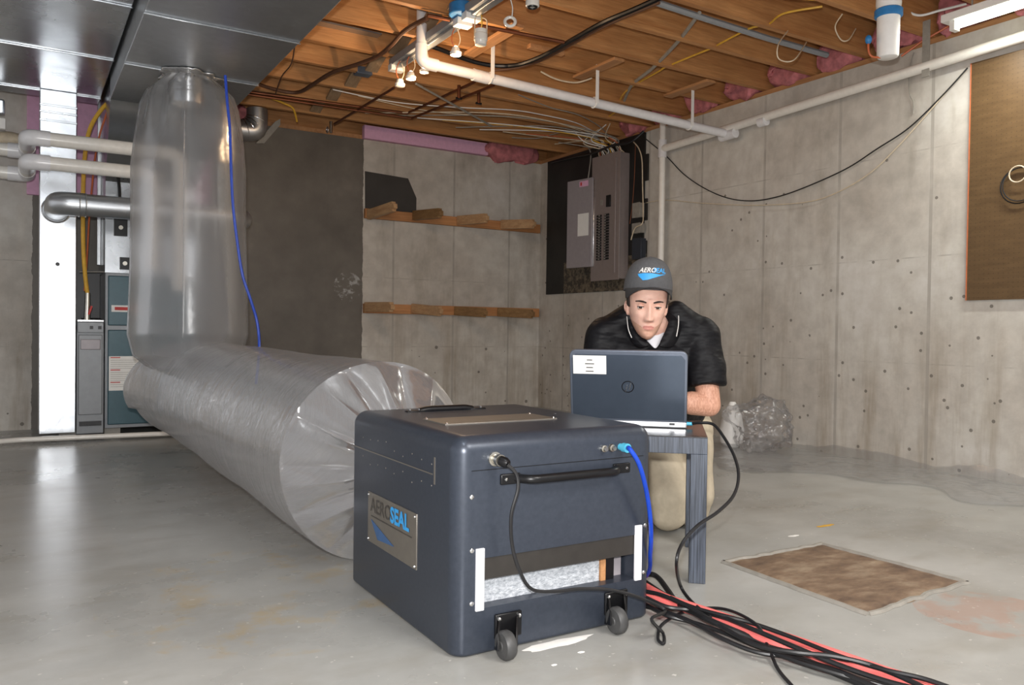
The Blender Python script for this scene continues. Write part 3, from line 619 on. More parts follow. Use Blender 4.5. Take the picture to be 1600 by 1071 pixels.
for x in (.943, 1.277):
    for y in (1.873, 1.997): MB().sph((x, y, Z1+.004), .004, seg=8).build('screw', MAT['chrome'], tp)
MB().box((1.37, 2.0, Z1), (.006, .006, .002)).build('lid_screw', MAT['chrome'], mc)
# front fittings
cn = MB().lathe((.956, Y0, .464), [(.017, 0), (.017, .006), (.012, .007), (.012, .02), (.014, .021), (.014, .032)], 20, (0, -1, 0)).build('cable_socket', MAT['nickel'], mc)
MB().lathe((.956, Y0-.03, .464), [(.012, 0), (.0125, .014), (.009, .022)], 16, (.5, -1, -.3)).build('cable_plug', MAT['blackm'], cn)
for x in (1.281, 1.308): MB().lathe((x, Y0, .467), [(.009 if x < 1.3 else .011, 0), (.009, .006), (.006, .007), (.006, .014)], 14, (0, -1, 0)).build('brass_fitting', MAT['nickel'], mc)
MB().lathe((1.337, Y0, .468), [(.009, 0), (.009, .012), (.012, .013), (.012, .03)], 14, (0, -1, 0)).build('hose_fitting', MAT['teaw'], mc)
# casters
for x in (.998, 1.327):
    pz = .062
    c_ = MB().bx(x-.037, x+.037, Y0-.008, Y0+.001, pz-.030, pz+.030).build('caster', MAT['blackm'], mc, bev=.003)
    for o_ in (-.026, .024):
        MB().prism([(x+o_, Y0-.004, pz+.022), (x+o_-.03, Y0-.050, .052), (x+o_-.036, Y0-.060, .030), (x+o_-.012, Y0-.004, .012)], (.005, 0, 0)).build('fork', MAT['blackm'], c_)
    MB().lathe((x-.048, Y0-.050, .0345), [(.010, -.002), (.012, 0), (.030, .002), (.034, .008), (.034, .022), (.030, .028), (.012, .030)], 32, (1, 0, 0)).build('wheel', MAT['rubw'], c_)
    for dx in (-.028, .028): MB().sph((x+dx, Y0-.010, pz+.02), .0055, seg=10).build('bolt', MAT['chrome'], c_)
# rear outlet collar
MB().lathe((1.04, Y1-.002, .33), [(.110, 0), (.110, .04), (.115, .04)], 32, (0, 1, 0)).build('outlet_collar', MAT['blackm'], mc)
# ------------------------------------------------------------------ cables and hoses
zr = lambda x, y, r: fl(x, y, r)
m = MB().tube(spline([(.962, Y0-.05, .457), (.983, Y0-.056, .435), (.986, Y0-.060, .40), (.972, Y0-.055, .34), (.978, Y0-.05, .27), (.995, Y0-.055, .21), (1.03, Y0-.055, .158), (1.10, Y0-.05, .139), (1.18, Y0-.05, .133), (1.27, Y0-.06, .118), (1.36, Y0-.07, .085), (1.42, Y0-.09, .05), dp(1018, 968, 1.97), zr(1036, 990, .006), zr(1037, 1006, .006), zr(1028, 998, .006), zr(1036, 975, .006), zr(1075, 955, .008), zr(1130, 952, .03), zr(1180, 975, .045), zr(1200, 1010, .02), zr(1215, 1045, .006), zr(1240, 1075, .006), zr(1300, 1140, .006)]), .0042, 8)
top(m, 'data_cable', MAT['blackc'], 'thin black cable plugged into the machine front, looping on the floor', 'cable')
top(MB().tube(spline([(1.337, Y0-.03, .468), dp(984, 702, 2.05), dp(997, 722, 2.05), dp(1006, 750, 2.07), dp(1013, 785, 2.10), dp(1017, 825, 2.13), dp(1016, 865, 2.18), dp(1010, 900, 2.28), (1.50, Y0+.2, .010)]), .0060, 10), 'air_hose', MAT['blue'], 'bright blue air hose curving down the right edge of the machine', 'hose')
def fc(pts, r, z=None): return spline([fl(x, y, (z[i] if z else r)+.001) for i, (x, y) in enumerate(pts)])
def cab(name, mat, label, pts, r, z=None, cat='cable', **k): return top(MB().tube(fc(pts, r, z), r, 10), name, mat, label, cat, **k)
cab('laptop_cable', MAT['blackc'], 'black cable from the laptop hanging past the table leg down to the floor bundle', [(1078, 662)], .004) if 0 else None
m = MB().tube(spline([dp(1082, 662, 2.62), dp(1095, 661, 2.60), dp(1115, 664, 2.58), dp(1132, 685, 2.52), dp(1148, 715, 2.44), dp(1154, 745, 2.38), dp(1146, 775, 2.31), dp(1122, 800, 2.25), dp(1090, 822, 2.20), dp(1066, 850, 2.17), dp(1057, 880, 2.14), fl(1063, 915, .05), fl(1080, 940, .03), fl(1110, 965, .035)]), .0048, 8)
top(m, 'laptop_cable', MAT['blackc'], 'black cable running from the laptop past the table leg to the floor', 'cable')
P = [(1006, 922), (1040, 938), (1080, 952), (1130, 972), (1180, 992), (1240, 1010), (1310, 1030), (1380, 1052), (1460, 1080), (1560, 1125), (1660, 1190)]
def along(off, amp, ph, r, z0, n=9, mul=1.0):
    out = []
    for i, (x, y) in enumerate(P):
        wob = amp*math.sin(i*1.1*mul+ph)
        out.append(fl(x+wob*.3, y+off+wob, z0+r+.006*(1+math.sin(i*1.3+ph*2))))
    return spline(out)
top(MB().tube(along(-7, 4, 0, .012, .004), .0115, 12), 'red_hose', MAT['red'], 'thick red hose in the bundle on the floor, running out bottom right', 'hose')
top(MB().tube(along(4, 3, 1.5, .011, .004), .0115, 10), 'red_hose', MAT['red'], 'second red hose beneath the black cables of the floor bundle', 'hose')
cl = ['black power cable twisting over the near side of the red hose', 'black cable crossing the red hose at its middle', 'black cable along the near edge of the floor bundle', 'black cable weaving at the far edge of the floor bundle', 'flat grey-black cord nearest the camera in the floor bundle']
for k, (off, amp, ph, r, z0) in enumerate(((2, 11, 1.2, .0060, .026), (5, 12, 3.4, .0060, .028), (20, 4, .5, .006, .001), (-10, 7, 5.2, .0055, .026), (23, 6, 2.6, .0055, .006))):
    top(MB().tube(along(off, amp, ph, r, z0, mul=.9+.12*k), r, 8), 'power_cable', MAT['blackc'], cl[k], 'cable', 'black cables bundled with the red hose')
cab('heavy_cable', MAT['blackc'], 'thick black cable arching from behind the machine to the floor bundle', [(1000, 900), (1018, 898), (1030, 905), (1045, 925), (1060, 945), (1085, 958), (1120, 975), (1180, 1000), (1240, 1025), (1300, 1050), (1370, 1080)], .008, [.03, .035, .03, .02, .02, .03, .035, .02, .012, .008, .008])
# ================================================================== TABLE
C = Vector((1.785, 1.782, 0)); e1 = Vector((.743, -.669, 0)).normalized(); e2 = Vector((.669, .743, 0)).normalized(); TW, TD = .42, .47
TR = Matrix((e1, e2, Vector((0, 0, 1)))).transposed()
tb = thing('side_table', C-e1*TW/2+e2*TD/2, 'small square dark wood-grain side table holding the laptop', 'table')
MB().box(C-e1*TW/2+e2*TD/2+Vector((0, 0, .422)), (TW, TD, .05), TR).build('apron', MAT['tablem'], tb, bev=.0015)
MB().box(C-e1*TW/2+e2*TD/2+Vector((0, 0, .4485)), (TW, TD, .004), TR).build('tabletop', MAT['tabletop'], tb, bev=.001)
for a in (.025, TW-.025):
    for b in (.025, TD-.025):
        MB().box(C-e1*a+e2*b+Vector((0, 0, .1985)), (.05, .05, .397), TR).build('leg', MAT['tablem'], tb, bev=.0015)
# ------------------------------------------------------------------ laptop
A = dp(892, 656, 2.74); B = dp(1073, 662, 2.66); A.z = B.z = .4505
le = (B-A).normalized(); ln = Vector((-le.y, le.x, 0)); LW = .385; LC = (A+B)/2; LR = Matrix((le, ln, Vector((0, 0, 1)))).transposed()
lp = thing('laptop', LC+ln*.12, 'dark laptop open on the small table, lid back toward the camera', 'laptop')
base = MB().box(LC+ln*.125+Vector((0, 0, .012)), (LW, .25, .021), LR).build('base', MAT['silver'], lp, bev=.004)
MB().box(LC+ln*.125+Vector((0, 0, .003)), (LW-.01, .24, .008), LR).build('under_shell', MAT['key'], base, bev=.002)
kb = MB()
for i in range(14):
    for j in range(5): kb.box(LC+le*(-.145+i*.0223)+ln*(.055+j*.0215)+Vector((0, 0, .0238)), (.018, .017, .003), LR)
tag(kb.build('keyboard', MAT['key'], base), kind='stuff')
for x in (.145,): MB().box(LC+le*x+ln*(-.0005)+Vector((0, 0, .014)), (.018, .002, .007), LR).build('port', MAT['key'], base)
lid_dir = Vector((0, 0, 1))*.965-ln*.262; lid_n = lid_dir.cross(le).normalized()
if lid_n.dot(ln) > 0: lid_n = -lid_n
LH = .248; LM = Matrix((le, lid_n, lid_dir.normalized())).transposed(); L0 = LC+Vector((0, 0, .019))+ln*.008
lid = MB().box(L0+lid_dir*LH/2, (LW, .014, LH), LM)
bmesh.ops.bevel(lid.bm, geom=[e for e in lid.bm.edges if abs((e.verts[0].co-e.verts[1].co).normalized().dot(lid_n)) > .9 and ((e.verts[0].co-L0).dot(lid_dir) > .1)], offset=.022, segments=5, affect='EDGES', profile=.5)
lid = lid.build('lid', MAT['lape'], lp, bev=.003)
def lf(a, b, o=.0075): return L0+le*a+lid_dir.normalized()*b+lid_n*o
m = MB(); m.prism([lf(-LW/2+.008, .01), lf(LW/2-.008, .01), lf(LW/2-.008, LH-.028), lf(LW/2-.02, LH-.014), lf(-LW/2+.02, LH-.014), lf(-LW/2+.008, LH-.028)], lid_n*.0015); m.build('lid_panel', MAT['lapl'], lid)
stk = MB().prism([lf(-LW/2+.012, LH-.082, .009), lf(-LW/2+.122, LH-.082, .009), lf(-LW/2+.122, LH-.018, .009), lf(-LW/2+.012, LH-.018, .009)], lid_n*.001).build('sticker', MAT['paper'], lid, label='white label on the lid')
m = MB()
for k, wd in enumerate((.018, .030, .022, .026)): m.prism([lf(-LW/2+.067-wd/2, LH-.035-k*.013, .0102), lf(-LW/2+.067+wd/2, LH-.035-k*.013, .0102), lf(-LW/2+.067+wd/2, LH-.032-k*.013, .0102), lf(-LW/2+.067-wd/2, LH-.032-k*.013, .0102)], lid_n*.0003)
m.build('sticker_print', MAT['logogrey'], stk)
lg = MB().ring(lf(.0, .124, .009), lid_n, .019, .0016, 32, 6).build('lid_logo', MAT['blackm'], lid)
m = MB()
for s_ in (-1, 1): m.tube([lf(-.002+s_*.006, .110+s_*.004, .0095), lf(.004+s_*.006, .134+s_*.004, .0095)], .0012, 6)
m.build('logo_strokes', MAT['chrome'], lg)
MB().prism([L0+le*a+lid_dir.normalized()*b-lid_n*.0073 for a, b in ((-LW/2+.015, .015), (LW/2-.015, .015), (LW/2-.015, LH-.015), (-LW/2+.015, LH-.015))], -lid_n*.0008).build('screen', MAT['key'], lid)
pg = MB().cyl(LC+le*(LW/2-.004)+ln*.03+Vector((0, 0, .014)), LC+le*(LW/2+.02)+ln*.03+Vector((0, 0, .014)), .006).build('plug', MAT['teaw'], lp)
# ================================================================== ROOM THINGS
# wall racks
for (zl, h, ys, up, row) in ((1.785, .085, .4, 1, 'upper'), (.945, .085, .4, 0, 'lower')):
    t = thing('lumber_rack', (3.49, YB-.02, zl-h/2), '%s wooden wall rack of a rail and four stub arms on the back wall' % row, 'rack', 'lumber racks on the back wall')
    MB().bx(2.578, 4.425, YB-.04, YB-.001, zl-h/2, zl+h/2).build('rail', MAT['ledger'], t, bev=.002)
    if up: S = [(572, 336, 618, 322), (643, 337, 690, 333), (712, 345, 762, 341), (780, 351, 836, 350)]
    else: S = [(568, 480, 614, 480), (641, 482, 690, 487), (708, 486, 760, 489), (775, 488, 834, 491)]
    for i, (a, b, c, d) in enumerate(S):
        p, q = bw(a+4, b, YB-.04), bw(c, d, YB-.42); dv = q-p; L = dv.length
        R = dv.to_track_quat('Y', 'Z').to_matrix()
        bx = MB().box((p+q)/2, (.042, L, .085), R)
        ed = [e for e in bx.bm.edges if (e.verts[0].co-q).dot(dv) > -.01*L and (e.verts[1].co-q).dot(dv) > -.01*L and abs((e.verts[0].co-e.verts[1].co).normalized().z) < .3]
        bmesh.ops.bevel(bx.bm, geom=ed, offset=.022, segments=3, affect='EDGES')
        bx.build('arm', MAT['rack'] if (i in (0, 2, 3)) == bool(up) or i == 0 else MAT['rackd'], t, bev=.002)
# electrical
t = thing('backer_board', (XR-.01, 5.9, 1.12), 'black painted board on the right wall behind the breaker panel', 'board')
m = MB(); a = [(XR-.018, 6.655, 1.125), (XR-.018, 6.655, 2.435), (XR-.018, 5.20, 2.435), (XR-.018, 5.20, 2.25), (XR-.018, 5.16, 2.25), (XR-.018, 5.16, 2.03), (XR-.018, 5.205, 2.03), (XR-.018, 5.205, 1.88), (XR-.018, 5.165, 1.88), (XR-.018, 5.165, 1.70), (XR-.018, 5.205, 1.70), (XR-.018, 5.205, 1.53), (XR-.018, 5.165, 1.53), (XR-.018, 5.165, 1.36), (XR-.018, 5.205, 1.36), (XR-.018, 5.205, 1.125)]
m.prism(a, (.016, 0, 0)).build('panel', MAT['tarb'], t)
PX = XR-.13; ep = thing('breaker_panel', (PX+.06, 5.58, 1.22), 'tall grey-brown breaker panel with open door on the black board', 'electrical panel')
MB().bx(PX+.006, XR-.018, 5.39, 5.765, 1.22, 2.295).build('enclosure', MAT['panel'], ep, bev=.004)
cv = MB().bx(PX, PX+.008, 5.38, 5.775, 1.21, 2.305).build('front_cover', MAT['panel'], ep, bev=.003)
MB().bx(PX-.010, PX+.001, 5.425, 5.445, 1.27, 2.25).build('cover_rib', MAT['panel'], cv, bev=.004)
MB().bx(PX-.010, PX+.001, 5.728, 5.742, 1.34, 2.11).build('hinge', MAT['chrome'], cv, bev=.003)
zt, zb2 = rw(950, 333, .14).z, rw(950, 406, .14).z
for col, y in ((0, 5.655), (1, 5.550)):
    n = 17
    for i in range(n):
        z = zt-(zt-zb2)*(i+.5)/n
        b_ = MB().box((PX-.004, y, z), (.012, .062, (zt-zb2)/n*.72)).build('breaker', MAT['blackm'], cv, bev=.001)
        if i % 1 == 0: MB().box((PX-.012, y+(.012 if col else -.012), z), (.008, .016, .008)).build('toggle', MAT['greyw'], b_)
a = rw(950, 314, .14); MB().box((PX-.005, a.y, a.z), (.014, .055, .10)).build('main_breaker', MAT['blackm'], cv, bev=.002)
MB().box((PX-.002, a.y+.1, a.z), (.004, .03, .05)).build('cover_label', MAT['greyw'], cv)
q0, q1 = Vector((PX-.012, 5.74, 0)), Vector((PX-.06, 6.055, 0)); dd_ = (q1-q0); an = math.atan2(dd_.y, dd_.x)
dr = MB().box((q0+q1)/2+Vector((0, 0, 1.735)), (dd_.length, .018, .79), an).build('door', MAT['panell'], ep, bev=.004, label='open light grey door')
def dfn(s, z, o=.011): n_ = Vector((dd_.y, -dd_.x, 0)).normalized(); n_ = n_ if n_.x < 0 else -n_; return q0+dd_*s+n_*o+Vector((0, 0, z))
MB().prism([dfn(.12, 1.62), dfn(.55, 1.62), dfn(.55, 1.82), dfn(.12, 1.82)], dfn(0, 0, .012)-dfn(0, 0, .011)).build('circuit_list', MAT['paper'], dr)
MB().prism([dfn(.15, 2.06), dfn(.5, 2.06), dfn(.5, 2.11), dfn(.15, 2.11)], dfn(0, 0, .012)-dfn(0, 0, .011)).build('warning_sticker', MAT['pinkf'], dr)
MB().prism([dfn(.40, 2.07), dfn(.46, 2.07), dfn(.46, 2.10), dfn(.40, 2.10)], dfn(0, 0, .0135)-dfn(0, 0, .011)).build('warning_mark', MAT['redl'], dr)
MB().prism([dfn(.08, 1.36), dfn(.55, 1.36), dfn(.55, 1.60), dfn(.08, 1.60)], dfn(0, 0, .012)-dfn(0, 0, .011)).build('lower_plate', MAT['panell'], dr)
for (x, y, ww, hh, nm_, mt, lb) in ((997, 329, .09, .12, 'junction_box', 'greyw', 'small grey junction box right of the breaker panel, topmost of three'), (997, 357, .10, .08, 'junction_box', 'greyw', 'small grey junction box right of the breaker panel, middle of three'), (998, 389, .11, .17, 'junction_box', 'greyp', 'dark grey switch box right of the breaker panel, lowest of three')):
    c = rw(x, y, .05); t = thing(nm_, c-Vector((0, 0, hh/2)), lb, 'electrical box', 'boxes beside the breaker panel')
    MB().bx(XR-.07, XR-.018, c.y-ww/2, c.y+ww/2, c.z-hh/2, c.z+hh/2).build('body', MAT[mt] if mt != 'greyp' else MAT['case'], t, bev=.003)
    MB().bx(XR-.075, XR-.069, c.y-ww/2-.003, c.y+ww/2+.003, c.z-hh/2-.003, c.z+hh/2+.003).build('cover', MAT[mt] if mt != 'greyp' else MAT['case'], t, bev=.002)
# wires into the panel
random.seed(11)
names = [('orange', 'orange'), ('white', 'creamw'), ('white', 'white'), ('grey', 'greyw'), ('yellow', 'yellow'), ('white', 'white'), ('grey', 'greyw'), ('white', 'creamw')]
yy = [5.72, 5.68, 5.64, 5.60, 5.56, 5.52, 5.47, 5.43]
for i, (nm_, mt) in enumerate(names):
    y = yy[i]
    top(MB().tube(spline([(XR-.08, y, 2.29), (XR-.08-.02*(i % 3), y+.01, 2.36), (XR-.14-.03*(i % 4), y+.05*math.sin(i*2), 2.43), (XR-.35-.12*i, y+.12*math.sin(i*1.7)+.1, 2.465), (XR-.75-.2*i, 5.9+.05*(i % 4), 2.462)]), .0045, 6), 'panel_wire', MAT[mt], '%s cable entering the top of the breaker panel, %s from its left end' % (nm_, ORD[i]), 'cable', 'cables entering the breaker panel')
top(MB().tube(spline([rw(1006, 205, .05), rw(985, 222, .12), rw(955, 228, .16), rw(925, 240, .12), rw(900, 245, .06), rw(862, 254, .03)]), .011, 8), 'black_cable', MAT['blackc'], 'thick black cable sagging across the top of the breaker panel', 'cable')
top(MB().tube(spline([rw(990, 222, .05), rw(998, 232, .05), rw(1003, 250, .05), rw(1004, 290, .05), rw(1005, 335, .06), rw(1003, 350, .09), rw(992, 357, .09), rw(986, 375, .08)]), .005, 6), 'white_wire', MAT['creamw'], 'white wire hanging down right of the breaker panel to the small boxes', 'wire')
top(MB().tube(spline([rw(993, 225, .04), rw(991, 280, .04), rw(988, 320, .05), rw(984, 350, .05)]), .004, 6), 'copper_wire', MAT['copper'], 'thin reddish ground wire hanging beside the breaker panel', 'wire')
top(MB().tube(spline([rw(918, 284, .14), rw(921, 265, .12), rw(923, 240, .08), rw(915, 225, .06), rw(905, 218, .10)]), .006, 6), 'grey_cable', MAT['greyw'], 'grey cable rising behind the open panel door', 'cable')
for k in range(10):
    y = 5.41+.035*k; x0 = random.uniform(905, 1000); x1 = random.uniform(915, 1000)
    top(MB().tube(spline([(XR-.05-.03*(k % 3), y, 2.29), (XR-.09, y+random.uniform(-.08, .08), 2.36), (XR-.16-random.uniform(0, .1), y+random.uniform(-.15, .3), 2.42), (XR-.22-random.uniform(0, .15), y+random.uniform(-.25, .5), 2.486)]), .0048, 6), 'fan_wire', MAT[['creamw', 'greyw', 'white', 'orange', 'yellow', 'creamw', 'greyw', 'white', 'creamw', 'greyw'][k]], 'thin cable fanning down from the joists into the breaker panel top', 'wire', 'wires fanning into the breaker panel')
# drain pipes
t = thing('drain_pipe', fl(660, 98, 2.3), 'white drain pipe hung under the joists, from an elbow across to the right wall', 'pipe')
E0 = Vector((1.962, 4.28, 2.312)); E1 = Vector((4.366, 4.22, 2.215))
MB().tube([E0+Vector((.06, 0, -.003)), E1+Vector((-.02, 0, 0))], .030, 20).build('pipe', MAT['pvcw'], t)
MB().tube([E0+Vector((0, 0, .05)), E0+Vector((0, 0, .36))], .030, 20).build('riser', MAT['pvcw'], t)
MB().tube(rnd_path([E0+Vector((0, 0, .10)), E0, E0+Vector((.10, 0, -.004))], .05), .036, 20).build('elbow', MAT['pvcw'], t)
for k in (.14, .16): pass
MB().tube([E0+Vector((.34, 0, -.013)), E0+Vector((.44, 0, -.018))], .036, 20).build('coupling', MAT['pvcw'], t)
for (px, py, pt_) in ((765, 122, 78), (925, 160, 97), (1070, 190, 140)):
    s_ = (bw(px, py, 4.27).x-E0.x)/(E1.x-E0.x); c = E0.lerp(E1, s_)
    h_ = MB().bx(c.x-.012, c.x+.012, c.y-.037, c.y-.033, c.z-.01, 2.50).build('pipe_strap', MAT['white'], t)
    MB().ring(c, (1, 0, -.04), .033, .005, 24, 8).build('clip', MAT['white'], h_)
t = thing('wall_drain', (4.37, 3.5, 2.2), 'long white drain pipe running along the top of the right wall', 'pipe')
W = [(4.366, 5.0, 2.205), (4.366, 1.2, 2.345)]
a, b = rw(1035, 233, .08), rw(1595, 58, .08)
b2 = b+(b-a)*.5
MB().tube([a, b2], .030, 20).build('pipe', MAT['pvc'], t)
MB().tube([a+Vector((0, 0, .27)), a+Vector((0, 0, -2.15))], .025, 18).build('downpipe', MAT['pvc'], t)
MB().tube([a+Vector((0, 0, .07)), a+Vector((0, 0, -.07))], .035, 18).build('tee', MAT['pvcw'], t)
q = rw(1138, 211, .08); dv = (b-a).normalized(); MB().tube([q-dv*.07, q+dv*.07], .036, 18).build('tee', MAT['pvcw'], t)
q = rw(1192, 190, .08); MB().tube([q-dv*.03, q+dv*.03], .035, 18).build('coupling', MAT['pvcw'], t)
# pegboard
t = thing('pegboard', (XR-.01, 1.9, .965), 'brown pegboard with an orange edge on the right wall', 'board')
MB().bx(XR-.016, XR-.004, 1.2, 2.49, .965, 2.262).build('panel', MAT['peg'], t)
MB().bx(XR-.018, XR-.002, 2.49, 2.496, .965, 2.262).build('edge_strip', MAT['orangew'], t)
top(MB().ring(rw(1592, 290, .03), (1, 0, 0), .092, .0035, 36).ring(rw(1594, 288, .035), (1, .05, 0), .086, .003, 36), 'cord_coil', MAT['blackc'], 'black cord coil hung on the pegboard', 'cord')
top(MB().ring(rw(1590, 272, .04), (1, 0, 0), .042, .0035, 30), 'white_coil', MAT['creamw'], 'small white coil hung over the black coil on the pegboard', 'cord')
# wall wires
def wall(pts, off): return spline([rw(x, y, off) for x, y in pts])
top(MB().tube(wall([(1010, 218), (1040, 243), (1068, 272), (1100, 294), (1135, 309), (1170, 314), (1205, 310), (1250, 296), (1320, 265), (1370, 233), (1420, 200), (1470, 152), (1512, 106)], .02), .0042, 6), 'sagging_cord', MAT['blackc'], 'black cord sagging across the right wall', 'cord')
top(MB().tube(wall([(1005, 318), (1040, 313), (1100, 318), (1180, 321), (1260, 316), (1310, 300), (1360, 270), (1400, 232), (1440, 188), (1480, 142), (1510, 108)], .015), .0035, 6), 'thin_wire', MAT['creamw'], 'thin pale wire sagging below the black cord on the right wall', 'wire')
top(MB().tube(wall([(1428, 82), (1421, 110), (1421, 145), (1427, 160), (1427, 178)], .012), .0035, 6), 'hanging_wire', MAT['greyw'], 'short grey wire hanging down the upper right wall', 'wire')
a, b = rw(1448, 32, .10), rw(1446, 120, .10); top(MB().bx(a.x-.002, a.x+.002, (a.y+b.y)/2-.022, (a.y+b.y)/2+.022, b.z, a.z), 'metal_strap', MAT['greyw'], 'pale flat strap hanging over the wall drain pipe near the water filter', 'strap')
# water filter
c = dp(1387, 91, 3.9); t = thing('water_filter', c, 'white water filter canister with blue collar under the joists', 'water filter')
MB().lathe(c, [(.038, 0), (.046, .004), (.050, .015), (.053, .205)], 28).build('canister', MAT['white'], t)
MB().lathe(c+Vector((0, 0, .195)), [(.058, 0), (.064, .005), (.064, .035), (.058, .04)], 28).build('collar', MAT['blueb'], t)
MB().lathe(c+Vector((0, 0, .23)), [(.054, 0), (.058, .03), (.056, 2.44-c.z-.23), (.03, 2.483-c.z-.23)], 28).build('head', MAT['white'], t)
v = MB().sph(dp(1357, 62, 3.9), (.016, .016, .022)).build('valve', MAT['blueb'], t)
MB().tube(spline([dp(1357, 60, 3.9), dp(1357, 78, 3.9), dp(1362, 88, 3.9), dp(1376, 90, 3.9)]), .005).build('feed_tube', MAT['orange'], t)
top(MB().tube(spline([dp(1408, 12, 4.5), dp(1435, 24, 4.5), dp(1470, 16, 4.45), dp(1510, 6, 4.4)]), .007), 'white_cable', MAT['white'], 'white cable looping between the water filter and the lit tube fixture', 'cable')
top(MB().tube([dp(1408, 88, 4.66), dp(1440, 65, 4.6), dp(1487, 38, 4.5)], .006), 'orange_cable', MAT['orange'], 'orange-brown cable running up from the filter to the tube fixture', 'cable')
# fluorescent
t = thing('tube_fixture', (4.08, 1.85, 2.34), 'white fluorescent fixture with one lit tube at the upper right', 'light fixture')
MB().bx(4.045, 4.125, 1.15, 2.44, 2.385, 2.425).build('housing', MAT['white'], t, bev=.004)
MB().tube([(4.085, 1.2, 2.362), (4.085, 2.38, 2.362)], .019, 16).build('tube', MAT['tubeglow'], t, label='lit fluorescent tube')
MB().bx(4.06, 4.11, 2.375, 2.40, 2.335, 2.39).build('lampholder', MAT['white'], t)
for y in (1.5, 2.3): MB().cyl((4.085, y, 2.42), (4.085, y, 2.49), .004).build('hanger', MAT['greyw'], t)
TUBE.location = (4.085, 1.8, 2.335)
# ------------------------------------------------------------------ ceiling clutter
XT = 2.02
for k, (ya, yb) in enumerate(((4.80, 3.86), (3.80, 3.1))):
    t = thing('lamp_channel', (XT, (ya+yb)/2, 2.40), ('grey-white metal lamp channel under the joists, beside the drain pipe elbow', 'second lamp channel nearer the camera, running out of the top of the frame')[k], 'light fixture')
    MB().bx(XT-.045, XT+.045, yb, ya, 2.43, 2.475).build('channel', MAT['greyp'], t, bev=.003)
    MB().bx(XT-.02, XT+.02, yb+.02, ya-.02, 2.415, 2.431).build('groove_strip', MAT['galvd'], t, bev=.003)
    for y in (ya-.02, yb+.02): MB().bx(XT-.046, XT+.046, y-.03, y+.03, 2.40, 2.44).build('end_cap', MAT['white'], t, bev=.003)
def socket(px, py, b, label, glow=False, s=1.0, loop=True):
    c = dp(px, py, b); t = thing('lampholder', c, label, 'lampholder', 'porcelain lampholders dangling from the ceiling')
    MB().lathe(c-Vector((0, 0, .02*s)), [(.018*s, 0), (.030*s, .004*s), (.032*s, .020*s), (.026*s, .024*s), (.020*s, .045*s), (.012*s, .05*s)], 20).build('socket_body', MAT['porcelain'], t)
    if glow: MB().sph(c+Vector((0, 0, .018)), (.015, .015, .020), seg=14).build('lit_bulb', MAT['lampglow'], t)
    for d in (-.012, .012) if loop else ():
        MB().tube(spline([c+Vector((d, 0, .03)), c+Vector((d*2.2, 0, .07)), c+Vector((d*1.5, 0, .11)), c+Vector((d*.2, 0, 2.43-c.z if 2.43-c.z > .12 else .13))]), .003, 6).build('lead_wire', MAT['orange'] if d < 0 else MAT['creamw'], t)
    return c
s1 = socket(712, 82, 4.42, 'glowing white lampholder hanging nearest right of the drain pipe elbow', True)
s2 = socket(642, 120, 4.9, 'glowing white lampholder hanging just left of the drain pipe elbow', True)
socket(625, 131, 5.0, 'unlit white lampholder beside the glowing one left of the pipe elbow')
socket(663, 110, 4.85, 'white lampholder peeking out below the drain pipe elbow', False, .9, True)
c = dp(751, 72, 4.25); t = thing('lampholder', c, 'large white cylindrical lampholder in a wire bail, right of the drain pipe elbow', 'lampholder', 'porcelain lampholders dangling from the ceiling')
MB().lathe(c, [(.018, 0), (.030, .005), (.032, .025), (.036, .03), (.036, .06), (.032, .065), (.034, .085), (.02, .09)], 24).build('socket_body', MAT['porcelain'], t)
MB().tube(rnd_path([c+Vector((-.038, 0, .04)), c+Vector((-.036, 0, .15)), c+Vector((.036, 0, .15)), c+Vector((.038, 0, .04))], .02), .003, 6).build('bail', MAT['creamw'], t)
MB().tube(spline([c+Vector((0, 0, .085)), c+Vector((.006, 0, .12)), c+Vector((.0, 0, .17))]), .004, 6).build('lead_wire', MAT['yellow'], t)
c = dp(797, 34, 4.05); top(MB().ring(c, (-.52, -.85, .3), .026, .008, 28).tube(spline([c+Vector((.01, 0, .025)), c+Vector((.012, 0, .08)), c+Vector((-.02, 0, 2.48-c.z))]), .003, 6), 'porcelain_ring', MAT['porcelain'], 'white porcelain ring dangling right of the large lampholder', 'ring')
c = dp(832, 6, 3.95); t = thing('lampholder', c, 'white round lampholder cut by the top edge of the frame', 'lampholder', 'porcelain lampholders dangling from the ceiling')
MB().lathe(c-Vector((0, 0, .015)), [(.030, 0), (.034, .004), (.034, .03), (.026, .04), (.026, .09)], 24).build('socket_body', MAT['porcelain'], t); MB().ring(c-Vector((0, 0, .016)), (0, 0, 1), .020, .006).build('rim', MAT['blackm'], t)
BULB1 = lamp('bulb_light', 'POINT', s1+Vector((.02, -.03, -.07)), 9.0, (1, .68, .40), shadow_soft_size=.02)
BULB2 = lamp('bulb_light', 'POINT', s2+Vector((.02, -.03, -.07)), 7.0, (1, .68, .40), shadow_soft_size=.02)
c = fl(722, 16, 2.47); t = thing('junction_box', c, 'round blue plastic ceiling box above the lamp channel', 'electrical box')
MB().lathe(c-Vector((0, 0, .03)), [(.065, 0), (.07, .004), (.07, .055), (.065, .06)], 24).build('body', MAT['blueb'], t)
c = fl(567, 112, 2.5); t = thing('junction_box', c, 'blue-grey ceiling box left of the lamp channel', 'electrical box'); MB().box(c, (.11, .08, .05)).build('body', MAT['lape'], t, bev=.004)
def cw(name, mat, label, pts, z, r, cat='cable', seg=8, sm=True, group=None):
    q = [fl(x, y, z if not hasattr(z, '__len__') else z[i]) for i, (x, y) in enumerate(pts)]
    return top(MB().tube(spline(q) if sm else q, r, seg), name, MAT[mat], label, cat, group)
